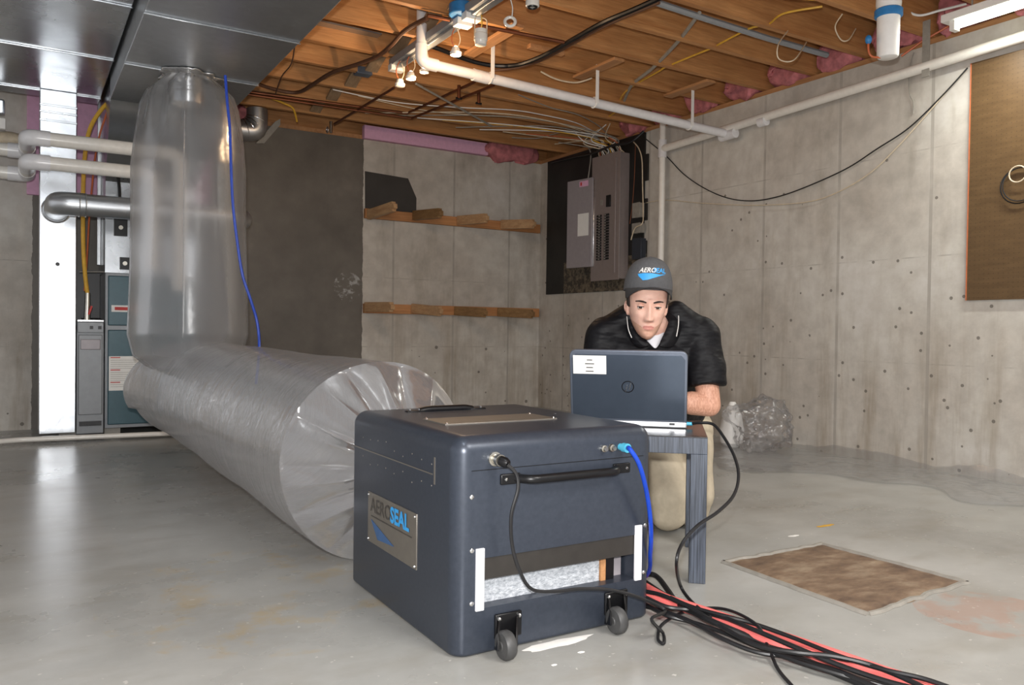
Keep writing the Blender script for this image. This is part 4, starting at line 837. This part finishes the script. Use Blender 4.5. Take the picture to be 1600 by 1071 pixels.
cw('brown_cable', 'brownw', 'thick brown cable snaking under the joists from the duct to the lamp channel', [(395, 128), (420, 137), (450, 144), (470, 143), (490, 131), (520, 113), (560, 100), (590, 88), (612, 70), (628, 52), (645, 40), (668, 28)], 2.462, .013)
cw('black_cable', 'blackm', 'black cable bundle sagging right of the lampholders up to the top edge', [(660, 68), (690, 78), (720, 90), (750, 99), (780, 103), (810, 101), (840, 91), (870, 76), (905, 56), (945, 34), (990, 15), (1035, -5)], [2.47, 2.46, 2.45, 2.44, 2.435, 2.435, 2.44, 2.445, 2.45, 2.455, 2.46, 2.465], .014)
cw('brown_cable', 'brownw', 'brown cable strapped beside the black cable bundle', [(770, 110), (800, 107), (830, 100), (860, 87), (890, 71), (930, 48), (975, 27), (1030, 4)], 2.455, .009)
cw('copper_pipe', 'copper', 'copper pipe crossing under the joists above the drain pipe elbow', [(668, 24), (881, 66)], 2.45, .011, 'pipe', sm=False)
cw('copper_pipe', 'copper', 'long copper pipe along the back joists, farther of the parallel pair', [(385, 143), (636, 177), (742, 128)], 2.465, .010, 'pipe', sm=False)
cw('copper_pipe', 'copper', 'long copper pipe along the back joists, nearer of the parallel pair', [(385, 147), (643, 185), (772, 133)], 2.445, .010, 'pipe', sm=False)
cw('copper_pipe', 'copper', 'short copper pipe ending in a brass hose tap over the dark wall', [(522, 194), (616, 137)], 2.45, .009, 'pipe', sm=False)
c = fl(517, 198, 2.44); t = thing('hose_tap', c, 'brass hose tap hanging under the joists before the dark wall', 'tap'); MB().cyl(c+Vector((0, 0, .042)), c-Vector((0, 0, .05)), .012).build('body', MAT['nickel'], t); MB().ring(c+Vector((-.03, 0, -.03)), (1, 0, 0), .022, .005, 16).build('handle', MAT['galvd'], t)
for (x, y, lb) in ((717, 145, 'left'), (748, 153, 'right')):
    c = fl(x, y, 2.43); t = thing('pipe_valve', c, 'small dark valve hanging on the copper pipes, %s of two' % lb, 'valve', 'valves on the copper pipes')
    MB().cyl(c+Vector((0, 0, .052)), c-Vector((0, 0, .04)), .012).build('body', MAT['copper'], t); MB().box(c-Vector((0, 0, .04)), (.045, .012, .012)).build('handle', MAT['blackm'], t)
cw('grey_rod', 'greyw', 'grey rod slanting under the joists past the copper pipes', [(650, 131), (768, 197)], 2.43, .008, 'rod', sm=False)
cw('yellow_cable', 'yellow', 'yellow cable threading the joists toward the top right', [(945, 185), (962, 174), (972, 150), (990, 134), (1030, 111), (1040, 105), (1095, 82), (1112, 75), (1170, 45), (1200, 38), (1225, 21), (1285, 10)], 2.50, .006)
cw('grey_conduit', 'greyw', 'grey flat conduit threading the joists beside the yellow cable', [(975, 158), (988, 132), (1020, 106), (1060, 64), (1093, 20)], 2.50, .011, 'conduit')
cw('grey_pipe', 'greyp', 'pale grey pipe lying along a joist toward the right wall', [(1020, 2), (1105, 30), (1200, 60), (1292, 86)], 2.49, .018, 'pipe', sm=False)
cw('yellow_strap', 'yellow', 'yellow tape scrap hanging before the back joist', [(425, 154), (445, 162), (458, 170), (464, 190)], [2.46, 2.45, 2.43, 2.36], .008, 'tape')
cw('yellow_cable', 'yellow', 'short yellow cable at the very top edge left of the water filter', [(1225, -4), (1300, 2), (1312, 8)], 2.5, .006)
wl = ['upper white cable running along the back joists to the breaker panel', 'middle white cable running along the back joists', 'lower white cable running along the back joists to the corner', 'grey cable sagging near the corner of the ceiling']
for k, pts in enumerate(([(520, 140), (620, 160), (720, 168), (800, 172), (850, 180), (900, 192), (935, 210)], [(560, 150), (660, 172), (740, 180), (800, 183), (870, 192), (925, 212)], [(810, 148), (860, 168), (905, 180), (940, 200), (952, 215)], [(800, 215), (840, 216), (885, 206), (920, 218)])):
    cw('ceiling_cable', ['white', 'creamw', 'greyw', 'greyw'][k], wl[k], pts, 2.47, .0042, group='cables along the back joists')
cw('ceiling_cable', 'creamw', 'cream cable drooping between joists above the drain pipe', [(845, 112), (870, 124), (900, 129), (925, 122)], [2.48, 2.45, 2.45, 2.48], .006)
cw('ceiling_cable', 'brownw', 'thin brown cord hanging from the edge of the ceiling duct', [(461, 68), (455, 100), (440, 120), (430, 148)], [2.3, 2.35, 2.42, 2.45], .004)
for k, (pts, lb) in enumerate((([(1231, 48), (1216, 70), (1217, 92), (1240, 94), (1260, 66)], 'left'), ([(1316, 22), (1305, 42), (1314, 62), (1326, 62), (1337, 45)], 'right'))):
    q = [dp(x, y, 4.35 if k == 0 else 4.4) for x, y in pts]; q[0] = fl(*pts[0], 2.484); q[-1] = fl(*pts[-1], 2.484); top(MB().tube(spline(q), .0035, 6), 'wire_loop', MAT['creamw'], 'white wire loop hanging from the joists, %s of two before the water filter' % lb, 'wire', 'wire loops under the joists')
# cleats under joists and bridging
for i, (x0, y0, x1, y1, lb) in enumerate(((902, 118, 968, 95, 'wood cleat spanning two joists above the middle pipe strap'), (1046, 148, 1108, 128, 'wood cleat spanning two joists above the right pipe strap'), (735, 88, 800, 40, 'wood cleat spanning two joists above the left pipe strap'))):
    a, b = fl(x0, y0, 2.475), fl(x1, y1, 2.475); xm = (a.x+b.x)/2
    top(MB().bx(xm-.04, xm+.04, min(a.y, b.y)-.03, max(a.y, b.y)+.03, 2.463, 2.481), 'cleat', MAT['cleat'], lb, 'wood block', 'wood cleats under the joists', bev=.002)
a = fl(826, 70, 2.475); top(MB().bx(a.x, a.x+.25, a.y-.02, a.y+.02, 2.455, 2.481), 'wood_block', MAT['cleat'], 'pale wood block on a joist beside the black cable bundle', 'wood block', bev=.002)
bx_ = fl(600, 62, 2.6).x
for i in range(0, 7):
    ya, yb = JY[i]-.02, JY[i+1]+.02
    t = thing('cross_bridging', (bx_, (ya+yb)/2, 2.49), 'crossed wooden bridging between the %s and %s joists from the back' % (ORD[i], ORD[i+1]), 'bridging', 'cross bridging between the joists')
    L = math.hypot(ya-yb, .14); an = math.atan2(.14, ya-yb)
    for s_, dx in ((1, -.046), (-1, .046)):
        MB().box((bx_+dx, (ya+yb)/2, 2.572), (.085, L, .018), Matrix.Rotation(s_*an, 3, 'X')).build('strut', MAT['bridge'], t)
# sheet metal pan between joists
a = fl(535, 60, 2.49); top(MB().bx(1.25, a.x+.1, JY[5]-.3, JY[5]-.06, 2.52, 2.53) if 0 else MB().bx(fl(488, 45, 2.58).x, fl(588, 60, 2.58).x, fl(588, 60, 2.58).y-.09, fl(588, 60, 2.58).y+.09, 2.575, 2.585), 'sheet_metal_pan', MAT['galvd'], 'grey sheet metal pan between joists next to the ceiling duct', 'sheet metal')
# ================================================================== FLOOR THINGS
sl = [fl(1130, 880), fl(1285, 852), fl(1510, 912), fl(1355, 962)]
cen = sum(sl, Vector())/4
m = MB()
def slab(u, v):
    p = sl[0].lerp(sl[1], u).lerp(sl[3].lerp(sl[2], u), v); ed = min(u, 1-u, v, 1-v)
    n_ = noise.noise(p*9)*.012*(1 if ed < .12 else .3)
    return (p.x+n_, p.y+noise.noise(p*8+Vector((5, 5, 0)))*.012, .001+.006*min(1, ed*14)+.001*noise.noise(p*30))
m.grid(slab, 60, 60); m2 = m.build('floor_patch', MAT['slab']); tag(m2, 'square brown rough patch of concrete in the floor, right of the cables', 'floor patch')
m = MB()
for a, b in zip(sl, sl[1:]+sl[:1]):
    m.tube([a.lerp(b, k/14)+Vector((noise.noise(a*3+Vector((k, 0, 0)))*.012, noise.noise(a*5+Vector((0, k, 0)))*.012, .001)) for k in range(15)], .009, 6)
tag(m.build('patch_edge', MAT['greyw'], None), 'ragged mortar edge around the brown floor patch', 'mortar edge')
def smear(x, y, rx, ry, mat, name, label, cat, n=26, seed=0):
    c = fl(x, y); m = MB(); ring = []
    for k in range(n):
        th = 2*PI*k/n; q = 1+.35*noise.noise(Vector((math.cos(th)*2, math.sin(th)*2, seed)))
        ring.append(m.bm.verts.new((c.x+rx*q*math.cos(th), c.y+ry*q*math.sin(th), .0006)))
    t_ = m.bm.verts.new((c.x, c.y, .003))
    for k in range(n): m.bm.faces.new((ring[k], ring[(k+1) % n], t_))
    return top(m, name, MAT[mat], label, cat)
smear(872, 1006, .10, .020, 'powder', 'powder_spill', 'white powder spill on the floor between the machine wheels', 'powder', seed=2)
smear(908, 1020, .010, .006, 'powder', 'powder_crumb', 'white crumb on the floor in front of the powder spill', 'crumb', seed=4)
smear(866, 1040, .008, .005, 'powder', 'powder_crumb', 'white crumb on the floor nearest the left wheel', 'crumb', seed=5)
smear(1290, 822, .05, .012, 'yellow', 'paint_mark', 'small yellow paint streak on the floor beyond the brown patch', 'paint mark', seed=7)
smear(1240, 838, .03, .010, 'powder', 'plaster_spot', 'small white spot on the floor beyond the brown patch', 'spot', seed=8)
# plastic sheeting by the right wall
S = [fl(1118, 748), fl(1150, 690), fl(1240, 688), fl(1335, 716), fl(1470, 735), fl(1650, 765), fl(1640, 800), fl(1500, 775), fl(1400, 752), fl(1290, 752), fl(1190, 760)]
m = MB()
def sheet(u, v):
    # far edge hugs the wall, near edge wavers
    yy_ = 4.15-u*2.75; xe = XR-.012; xn = 3.25+.85*u+.12*math.sin(u*14)+.08*math.sin(u*31)
    x = xn+(xe-xn)*v; p = Vector((x, yy_, 0))
    z = .006+.030*abs(noise.noise(p*3.2))*(1 if v > .1 else v*10)+.012*abs(noise.noise(p*11))+(max(0, v-.9)*10)**2*.035*(1+noise.noise(p*4))
    return (x, yy_, z)
m.grid(sheet, 120, 50); top(m, 'plastic_sheet', MAT['plasS'], 'clear plastic sheeting lying on the floor along the right wall', 'plastic sheet', norm=False)
c = dp(1190, 672, 5.2); m = MB(); bmesh.ops.create_icosphere(m.bm, subdivisions=5, radius=1)
for v in m.bm.verts:
    p = v.co.copy(); n_ = 1+.45*noise.noise(p*1.5+Vector((3, 1, 0)))+.30*abs(noise.noise(p*3.0))-.16*abs(noise.noise(p*6))-.03*abs(noise.noise(p*13))
    q = Vector((p.x*.20*n_, p.y*.17*n_, p.z*.165*n_))
    v.co = Vector((c.x, c.y, .165))+Vector((_r[0]*q.x+_f[0]*q.y, _r[1]*q.x+_f[1]*q.y, max(q.z, -.158)))
top(m, 'plastic_heap', MAT['plasB'], 'crumpled clear plastic bag heaped on the floor by the right wall', 'plastic bag', norm=False)
c = dp(1143, 690, 5.35); m = MB().lathe((c.x, c.y, .012), [(.05, 0), (.075, .03), (.08, .12), (.065, .2), (.035, .27), (.02, .30)], 24)
for v in m.bm.verts: v.co += Vector((noise.noise(v.co*9), noise.noise(v.co*9+Vector((4, 0, 0))), 0))*.012
top(m, 'white_bag', MAT['white'], 'slumped white bag on the floor behind the man, beside the clear heap', 'bag')
# ================================================================== PERSON
def remesh(mb, vox, it=6, name='x'):
    me = bpy.data.meshes.new(name); mb.bm.to_mesh(me); mb.bm.free()
    o = bpy.data.objects.new(name, me); COL.objects.link(o)
    r = o.modifiers.new('r', 'REMESH'); r.mode = 'VOXEL'; r.voxel_size = vox; r.use_smooth_shade = True
    if it: s_ = o.modifiers.new('s', 'SMOOTH'); s_.factor = .5; s_.iterations = it
    dg = bpy.context.evaluated_depsgraph_get(); dg.update(); nm = bpy.data.meshes.new_from_object(o.evaluated_get(dg))
    bpy.data.objects.remove(o); out = MB(); out.bm.from_mesh(nm); bpy.data.meshes.remove(nm); return out
FW = Vector((-_f[0], -_f[1], 0)).normalized()        # toward the camera
RT = Vector((_r[0], _r[1], 0)).normalized()          # image right
HB_ = 2.88
HC = dp(1017, 476, HB_)+(-FW)*.085                   # centre of the head at eye level
HYAW, HTILT, HROLL = .05, .13, .03
Hm = Matrix((RT, FW, Vector((0, 0, 1)))).transposed() @ Matrix.Rotation(HYAW, 3, 'Z') @ Matrix.Rotation(HROLL, 3, 'Y') @ Matrix.Rotation(-HTILT, 3, 'X')
HS = .98
def hl(x, y, z): return HC+Hm @ (Vector((x, y, z))*HS)
PZ = [-.122, -.116, -.105, -.09, -.075, -.055, -.035, -.015, .005, .025, .045, .065, .085, .102, .115, .122]
PW = [.004, .020, .032, .042, .050, .058, .0635, .067, .070, .0715, .073, .072, .066, .052, .030, .003]
PF = [.072, .086, .092, .091, .0895, .090, .091, .090, .0895, .093, .092, .086, .074, .055, .030, .003]
PBK = [.06, .045, .02, -.01, -.035, -.06, -.078, -.088, -.094, -.098, -.099, -.096, -.088, -.068, -.038, -.003]
G = lambda a, s: math.exp(-(a/s)**2)
def face_off(x, z):
    d = 0
    # nose
    if -.060 < z < .03:
        tt = min(1, max(0, (.018-z)/.062)); hgt = .004+.022*tt**1.2
        if z < -.044: hgt *= max(0, 1-((-.044-z)/.011)**1.5)
        d += hgt*G(x, .0075+.0055*tt)
        if z < -.025: d += .008*(G(x-.013, .006)+G(x+.013, .006))*G(z+.043, .008)
    d += .0045*G(z-.021, .007)*(G(abs(x)-.028, .020))
    d -= .0105*G(z-.001, .011)*G(abs(x)-.031, .015)
    d += .0045*G(z+.028, .016)*G(abs(x)-.043, .015)
    d += .0045*G(z+.0685, .0045)*G(x, .019)+.0055*G(z+.0795, .005)*G(x, .016)-.0030*G(z+.0735, .0022)*G(x, .021)
    d -= .002*G(z+.060, .004)*G(x, .004)
    d -= .0035*G(z+.090, .005)*G(x, .016)+0
    d += .006*G(z+.106, .010)*G(x, .018)
    return d
def headfn(u, v):
    z = -.122+.244*(.5-.5*math.cos(v*PI))
    th = u*2*PI; w_ = np.interp(z, PZ, PW); f_ = np.interp(z, PZ, PF); b_ = np.interp(z, PZ, PBK)
    c, s_ = math.cos(th), math.sin(th)      # c forward
    cy = (f_+b_)/2*.35 if z < -.02 else 0.0
    x = w_*math.copysign(abs(s_)**.92, s_)
    y = cy+((f_-cy) if c > 0 else (cy-b_))*math.copysign(abs(c)**.85, c)
    if c > 0: y += face_off(x, z)*min(1, c*2.2)
    return hl(x, y, z)
person_pts = MB()
person_pts.grid(headfn, 200, 170, cu=True)
# ears
for s_ in (-1, 1):
    person_pts.sph(hl(s_*.069, -.008, -.012), (.008*HS, .017*HS, .030*HS), Hm @ Matrix.Rotation(s_*-.35, 3, 'Z'), 16)
    person_pts.ring(hl(s_*.075, -.010, -.008), Hm @ Vector((1, s_*.25, 0)), .018, .004, 18, 8)
SH = dict(R=dp(1094, 522, 3.05), L=dp(946, 524, 3.05)); EL = dict(R=dp(1108, 643, 2.99), L=dp(934, 645, 3.03)); WR = dict(R=dp(1030, 650, 2.96), L=dp(985, 650, 2.96))
for k in 'RL':
    EL[k].z = .500; WR[k].z = .512
NECK = dp(1026, 512, 3.05); CHEST = dp(1028, 560, 3.10); PELV = dp(1048, 672, 3.34); PELV.z = .36
person_pts.cap(hl(0, -.035, -.05), NECK+Vector((0, 0, -.01)), .054, .062)
person_pts.cap(NECK+Vector((0, 0, -.06)), CHEST, .07, .11); person_pts.cap(CHEST, PELV, .11, .11)
for k, s_ in (('R', 1), ('L', -1)):
    person_pts.cap(NECK+Vector((0, 0, -.07)), SH[k], .05, .052); person_pts.cap(SH[k], EL[k], .050, .042)
    mid = EL[k].lerp(WR[k], .35)+Vector((0, 0, .004)); person_pts.cap(EL[k], mid, .042, .044); person_pts.cap(mid, WR[k], .043, .028)
    # hand: palm, fingers curved on the keys, thumb
    hd = (FW*.85+RT*(-s_)*.25).normalized(); side = Vector((0, 0, 1)).cross(hd).normalized()*(1 if k == 'R' else -1)
    W_ = WR[k]; palm = W_+hd*.045+Vector((0, 0, -.004))
    HR = Matrix((side, hd, side.cross(hd).normalized())).transposed()
    person_pts.sph(W_+hd*.045, (.040, .050, .017), HR, 20); person_pts.cap(W_, W_+hd*.03, .026, .024)
    for j, (o_, L_) in enumerate(((-.030, .060), (-.010, .072), (.011, .068), (.031, .052))):
        r0 = .0085-.0006*abs(j-1.3); a = W_+hd*.082+side*o_; b = a+hd*L_*.42+side*o_*.12+Vector((0, 0, .010)); c = b+hd*L_*.33+Vector((0, 0, -.012)); d = c+hd*L_*.20+Vector((0, 0, -.016))
        person_pts.cap(W_+hd*.05+side*o_*.8, a, r0*1.1, r0*1.05, 12); person_pts.cap(a, b, r0*1.05, r0, 12); person_pts.cap(b, c, r0, r0*.9, 12); person_pts.cap(c, d, r0*.9, r0*.8, 12)
    a = W_+hd*.025-side*.034; b = a+hd*.035-side*.022; c = b+hd*.028-side*.002-Vector((0, 0, .006))
    person_pts.cap(W_+hd*.01-side*.015, a, .014, .012, 12); person_pts.cap(a, b, .012, .010, 12); person_pts.cap(b, c, .010, .008, 12)
pb = remesh(person_pts, .0028, 2, 'person')
mouth = hl(0, .09, -.074)
for f in pb.bm.faces: f.smooth = True
body = pb.build('person', MAT['skin'])
body.data.materials.append(MAT['lip']); body.data.materials.append(MAT['skin2'])
body.data.materials.append(plain('stubble_skin', (196, 152, 130), .6, var=.08, scale=80))
Hi = Hm.inverted(); og = ORG[body.name]; zel = .60
cof = np.empty(len(body.data.polygons)*3); body.data.polygons.foreach_get('center', cof); cof = cof.reshape(-1, 3)
Hin = np.array(Hi); loc = (cof+np.array(og)-np.array(HC)) @ Hin.T/HS
mi = np.zeros(len(cof), dtype=np.int32)
lx, ly, lz = loc[:, 0], loc[:, 1], loc[:, 2]
inh = (np.abs(lx) < .09) & (np.abs(ly) < .13) & (np.abs(lz) < .13)
lipm = inh & (ly > .07) & (((lx/.021)**2+((lz+.0745)/(.0085))**2) < 1)
stub = inh & (ly > .0) & (lz < -.085+np.abs(lx)*.55) & (lz > -.118)
mi[stub] = 3; mi[lipm] = 1
mi[(cof[:, 2]+og.z < zel) & ~inh] = 2
body.data.polygons.foreach_set('material_index', mi)
tag(body, 'man in a grey cap and black polo kneeling behind the laptop table', 'person')
def kid(mb, name, mat, **k): return mb.build(name, MAT[mat], body, **k)
# eyes, lids, brows
for s_ in (-1, 1):
    ec = Vector((s_*.0312, .0745, .000))
    e_ = kid(MB().sph(hl(*ec), .0118*HS, seg=24), 'eye', 'eye')
    look = Vector((-.10, 1, -.14)).normalized(); ip = ec+look*.0093
    MB().sph(hl(*ip), (.0064, .0064, .0034), Hm @ look.to_track_quat('Z', 'Y').to_matrix(), 16).build('iris', MAT['iris'], e_)
    def lid(u, v, e=ec, up=1):
        ph = (-1.25+2.5*u); el = .26+v*1.1; R = .0130
        return hl(e.x+R*math.sin(ph)*math.cos(el), e.y+R*math.cos(ph)*math.cos(el), e.z-.0005+R*math.sin(el)*.95)
    def lid2(u, v, e=ec):
        ph = (-1.25+2.5*u); el = -.52-v*.8; R = .0128
        return hl(e.x+R*math.sin(ph)*math.cos(el), e.y+R*math.cos(ph)*math.cos(el), e.z+R*math.sin(el)*.95)
    m = MB(); m.grid(lid, 18, 10); kid(m, 'upper_eyelid', 'skin', solid=.0012)
    m = MB(); m.grid(lid2, 18, 8); kid(m, 'lower_eyelid', 'skin', solid=.001)
    kid(MB().tube([hl(ec.x+.0136*math.sin(-1.2+2.4*k/10), ec.y+.0136*math.cos(-1.2+2.4*k/10), ec.z+.0030-.0022*abs(k/5-1)) for k in range(11)], .0012, 6), 'eyelashes', 'hair')
    br = []
    for k in range(12):
        q = k/11; x = s_*(.013+q*.037); z = .0175+.0065*math.sin(q*2.2)-.003*q; y = np.interp(z, PZ, PF)*math.sqrt(max(0, 1-(x/.074)**2))**.9+face_off(x, z)+.0012
        br.append(hl(x, y, z))
    kid(MB().tube(br, [.0012+.0022*math.sin(min(1, .25+k/11*.9)*PI*.85) for k in range(12)], 8), 'eyebrow', 'hair')
# hair at temples and nape
m = MB()
def hairf(u, v):
    th = 1.22+u*(2*PI-2.44); z = .068-v*(.058+.035*(1-abs(math.cos(th*.5+PI/2))))
    zz = max(z, -.07); w_ = np.interp(zz, PZ, PW)+.0035; b_ = -np.interp(zz, PZ, PBK)+.005; f_ = np.interp(zz, PZ, PF)
    s2, c2 = math.sin(th), math.cos(th)
    return hl(w_*math.copysign(abs(s2)**.92, s2), (f_ if c2 > 0 else b_)*math.copysign(abs(c2)**.85, c2), z)
m.grid(hairf, 60, 14); kid(m, 'hair', 'hair', solid=.005)
# cap
CZ0 = .052
def capf(th, el):   # el 0 rim .. pi/2 top
    c, s_ = math.cos(th), math.sin(th)
    a = .0885; bfr = .106; bbk = .108; hz = .118
    ce = math.cos(el)**.62 if math.cos(el) > 1e-6 else 0; se = math.sin(el)**.95
    y = (bfr if c > 0 else bbk)*c*ce; z = CZ0+hz*se+.010*max(0, c)*se
    z += .014*c*math.cos(el)
    return (a*s_*ce, y, z)
m = MB(); m.grid(lambda u, v: hl(*capf(u*2*PI, v*PI/2*.995)), 72, 26, cu=True)
cap_ = kid(m, 'cap', 'capm', solid=.004)
kid_ = lambda mb, name, mat, **k: mb.build(name, MAT[mat], cap_, **k)
def brimf(u, v):
    a = (u-.5)*2; th = a*1.30
    x0, y0, z0 = capf(th, 0.02)
    ext = .066*math.cos(a*PI/2*.86)**.55 if abs(a) < 1 else 0
    x = x0*(1-.04*v); y = y0+ext*v; z = z0+.003+.008*v-.044*(a**2)*v**.8
    return hl(x, y, z)
m = MB(); m.grid(brimf, 48, 12); kid_(m, 'brim', 'brim', solid=.004)
kid_(MB().sph(hl(0, 0, CZ0+.119), (.007, .007, .003), Hm, 12), 'button', 'capm')
m = MB()
for k in range(6):
    th = k*PI/3+PI/6 if k != 99 else 0; m.tube([Vector(hl(*capf(th, q/14*PI/2*.97)))+Vector((0, 0, .0005)) for q in range(15)], .0012, 5)
kid_(m, 'seam_piping', 'brim')
def capdec(off=.0035):
    def fn(a, b):    # a across (metres), b up
        th = a/.094; el = .36+b/.115
        p = Vector(capf(th, el)); p2 = Vector((p.x*1.0, p.y, p.z)); n_ = Vector((p.x, p.y, (p.z-CZ0)*.6)).normalized()
        return hl(*(p2+n_*off))
    return fn
cf = capdec()
m = MB(); m.text('AERO', lambda a, b: cf(-.054+a, .016+b), .0270, bold=.0005, shear=.25); kid_(m, 'cap_lettering', 'white', smooth=False, norm=False)
m = MB(); m.text('SEAL', lambda a, b: cf(.003+a, .016+b), .0270, bold=.0007, shear=.25); kid_(m, 'cap_lettering', 'logoblue', smooth=False, norm=False)
m = MB()
sw_t = [(-.058, .010), (-.033, .0125), (0, .0125), (.033, .009), (.060, .013)]; sw_b = [(-.053, .002), (-.034, -.013), (-.016, -.011), (.020, .0), (.060, .0125)]
def sw(u, v):
    i = min(3, int(u*4)); f = u*4-i; t0 = [sw_t[i][k]*(1-f)+sw_t[i+1][k]*f for k in (0, 1)]; b0 = [sw_b[i][k]*(1-f)+sw_b[i+1][k]*f for k in (0, 1)]
    return cf(t0[0]*(1-v)+b0[0]*v, t0[1]*(1-v)+b0[1]*v)
m.grid(sw, 25, 8); kid_(m, 'cap_swoosh', 'logoblue', smooth=False, norm=False)
# shirt
s_ = MB()
s_.cap(NECK+Vector((0, 0, -.075))-FW*.02, CHEST+Vector((0, 0, -.01)), .085, .135)
s_.cap(CHEST, CHEST.lerp(PELV, .6), .135, .135); s_.cap(CHEST.lerp(PELV, .5), PELV+Vector((0, 0, .03)), .135, .130)
s_.cap(dp(1058, 492, 3.03), SH['R'], .050, .064); s_.cap(dp(986, 492, 3.03), SH['L'], .050, .064)
for k, q in (('R', 1), ('L', -1)):
    s_.cap(NECK+Vector((0, 0, -.065))+RT*q*.03, SH[k]+Vector((0, 0, .0)), .062, .070)
    s_.cap(CHEST+RT*q*.06, SH[k], .10, .072)
    s_.cap(CHEST+RT*q*.08+Vector((0, 0, -.06)), PELV+RT*q*.04+Vector((0, 0, .06)), .095, .10)
    hem = SH[k].lerp(EL[k], .74); s_.cap(SH[k], SH[k].lerp(EL[k], .45)+RT*q*.006, .071, .073); s_.cyl(SH[k].lerp(EL[k], .4)+RT*q*.006, hem, .074, .071, 28)
sh = remesh(s_, .006, 8, 'shirt')
for v in sh.bm.verts:
    p = v.co; d_ = .010*noise.noise(Vector((p.x*6, p.y*6, p.z*16)))+.006*noise.noise(p*18)
    v.co = p+v.normal*d_
shirt = kid(sh, 'polo_shirt', 'shirt')
# collar: two flaps from pixel outlines on the chest, plus stand around the neck
def patch(pts, dep, name, mat, par, solid=.004):
    m = MB(); P4 = [[dp(x, y, d) for (x, y), d in zip(r_, dd2)] for r_, dd2 in zip(pts, dep)]
    nr, nc = len(P4), len(P4[0])
    V = [[m.bm.verts.new(q) for q in r_] for r_ in P4]
    for j in range(nr-1):
        for i in range(nc-1): m.bm.faces.new((V[j][i], V[j][i+1], V[j+1][i+1], V[j+1][i]))
    return m.build(name, MAT[mat], par, solid=solid, sub=2)
clL = patch([[(988, 482), (987, 497), (990, 512), (1004, 527), (1018, 541)], [(982, 482), (981, 498), (984, 514), (993, 529), (1008, 543)], [(976, 484), (975, 500), (979, 520), (984, 534), (996, 546)]], [[3.025, 2.985, 2.965, 2.945, 2.935], [3.035, 2.985, 2.955, 2.940, 2.930], [3.065, 3.015, 2.985, 2.965, 2.955]], 'collar', 'shirt', shirt)
clR = patch([[(1048, 478), (1047, 492), (1043, 508), (1036, 524), (1026, 543)], [(1056, 476), (1057, 492), (1055, 508), (1050, 526), (1038, 544)], [(1062, 477), (1066, 492), (1066, 510), (1062, 528), (1052, 545)]], [[3.025, 2.985, 2.965, 2.945, 2.935], [3.035, 2.985, 2.955, 2.940, 2.930], [3.075, 3.025, 2.995, 2.975, 2.955]], 'collar', 'shirt', shirt)
MB().tube(spline([dp(979, 490, 3.000), dp(980, 500, 2.975), dp(982, 515, 2.950), dp(987, 528, 2.937)]), .0016, 6).build('collar_piping', MAT['white'], clL)
MB().tube(spline([dp(1057, 479, 3.020), dp(1060, 492, 2.985), dp(1060, 508, 2.960), dp(1057, 526, 2.937)]), .0016, 6).build('collar_piping', MAT['white'], clR)
patch([[(1002, 522), (1015, 524), (1030, 524), (1040, 516)], [(1008, 530), (1017, 534), (1027, 534), (1037, 526)], [(1016, 538), (1021, 544), (1025, 546), (1029, 540)]], [[2.995, 2.980, 2.980, 2.995], [2.985, 2.970, 2.970, 2.985], [2.970, 2.960, 2.960, 2.970]], 'undershirt', 'tee', body)
m = MB(); pp = dp(1063, 570, 2.85)
m.text('+', lambda a, b: pp+RT*a+Vector((0, 0, b)), .02); m.build('chest_logo', MAT['logoblue'], shirt, smooth=False, norm=False)
# trousers
s_ = MB(); K1 = fl(1047, 812, .075); K1 = dp(1045, 795, 3.10); K1.z = .077; K2 = dp(1082, 792, 3.16); K2.z = .072
HIP1 = PELV-RT*.075+Vector((0, 0, -.01)); HIP2 = PELV+RT*.075+Vector((0, 0, -.01))
s_.cap(PELV-RT*.06, PELV+RT*.06, .115, .115)
for K, Hq, r in ((K1, HIP1, .079), (K2, HIP2, .070)):
    s_.cap(Hq, K+Vector((0, 0, .06)), .098, .085); s_.cap(K+Vector((0, 0, .06)), K, .084, .074 if K is K1 else .068)
    back = K-FW*.36; back.z = .062; s_.cap(K, back, .068, .05)
tr_ = remesh(s_, .006, 8, 'trousers')
for v in tr_.bm.verts:
    v.co += v.normal*(.007*noise.noise(v.co*11)); v.co.z = max(v.co.z, .003)
kid(tr_, 'trousers', 'khaki')
m = MB().ring(PELV+Vector((0, 0, .07)), (0, 0, 1), .128, .012, 36, 6); kid(m, 'belt', 'shoe')
for K in (K1, K2):
    f0 = K-FW*.42; m = MB().sph((f0.x, f0.y, .05), (.045, .05, .045)); q = f0-FW*.10; m.sph((q.x, q.y, .045), (.045, .085, .040), Matrix((RT, FW, Vector((0, 0, 1)))).transposed())
    kid(remesh(m, .006, 4), 'shoe', 'shoe')
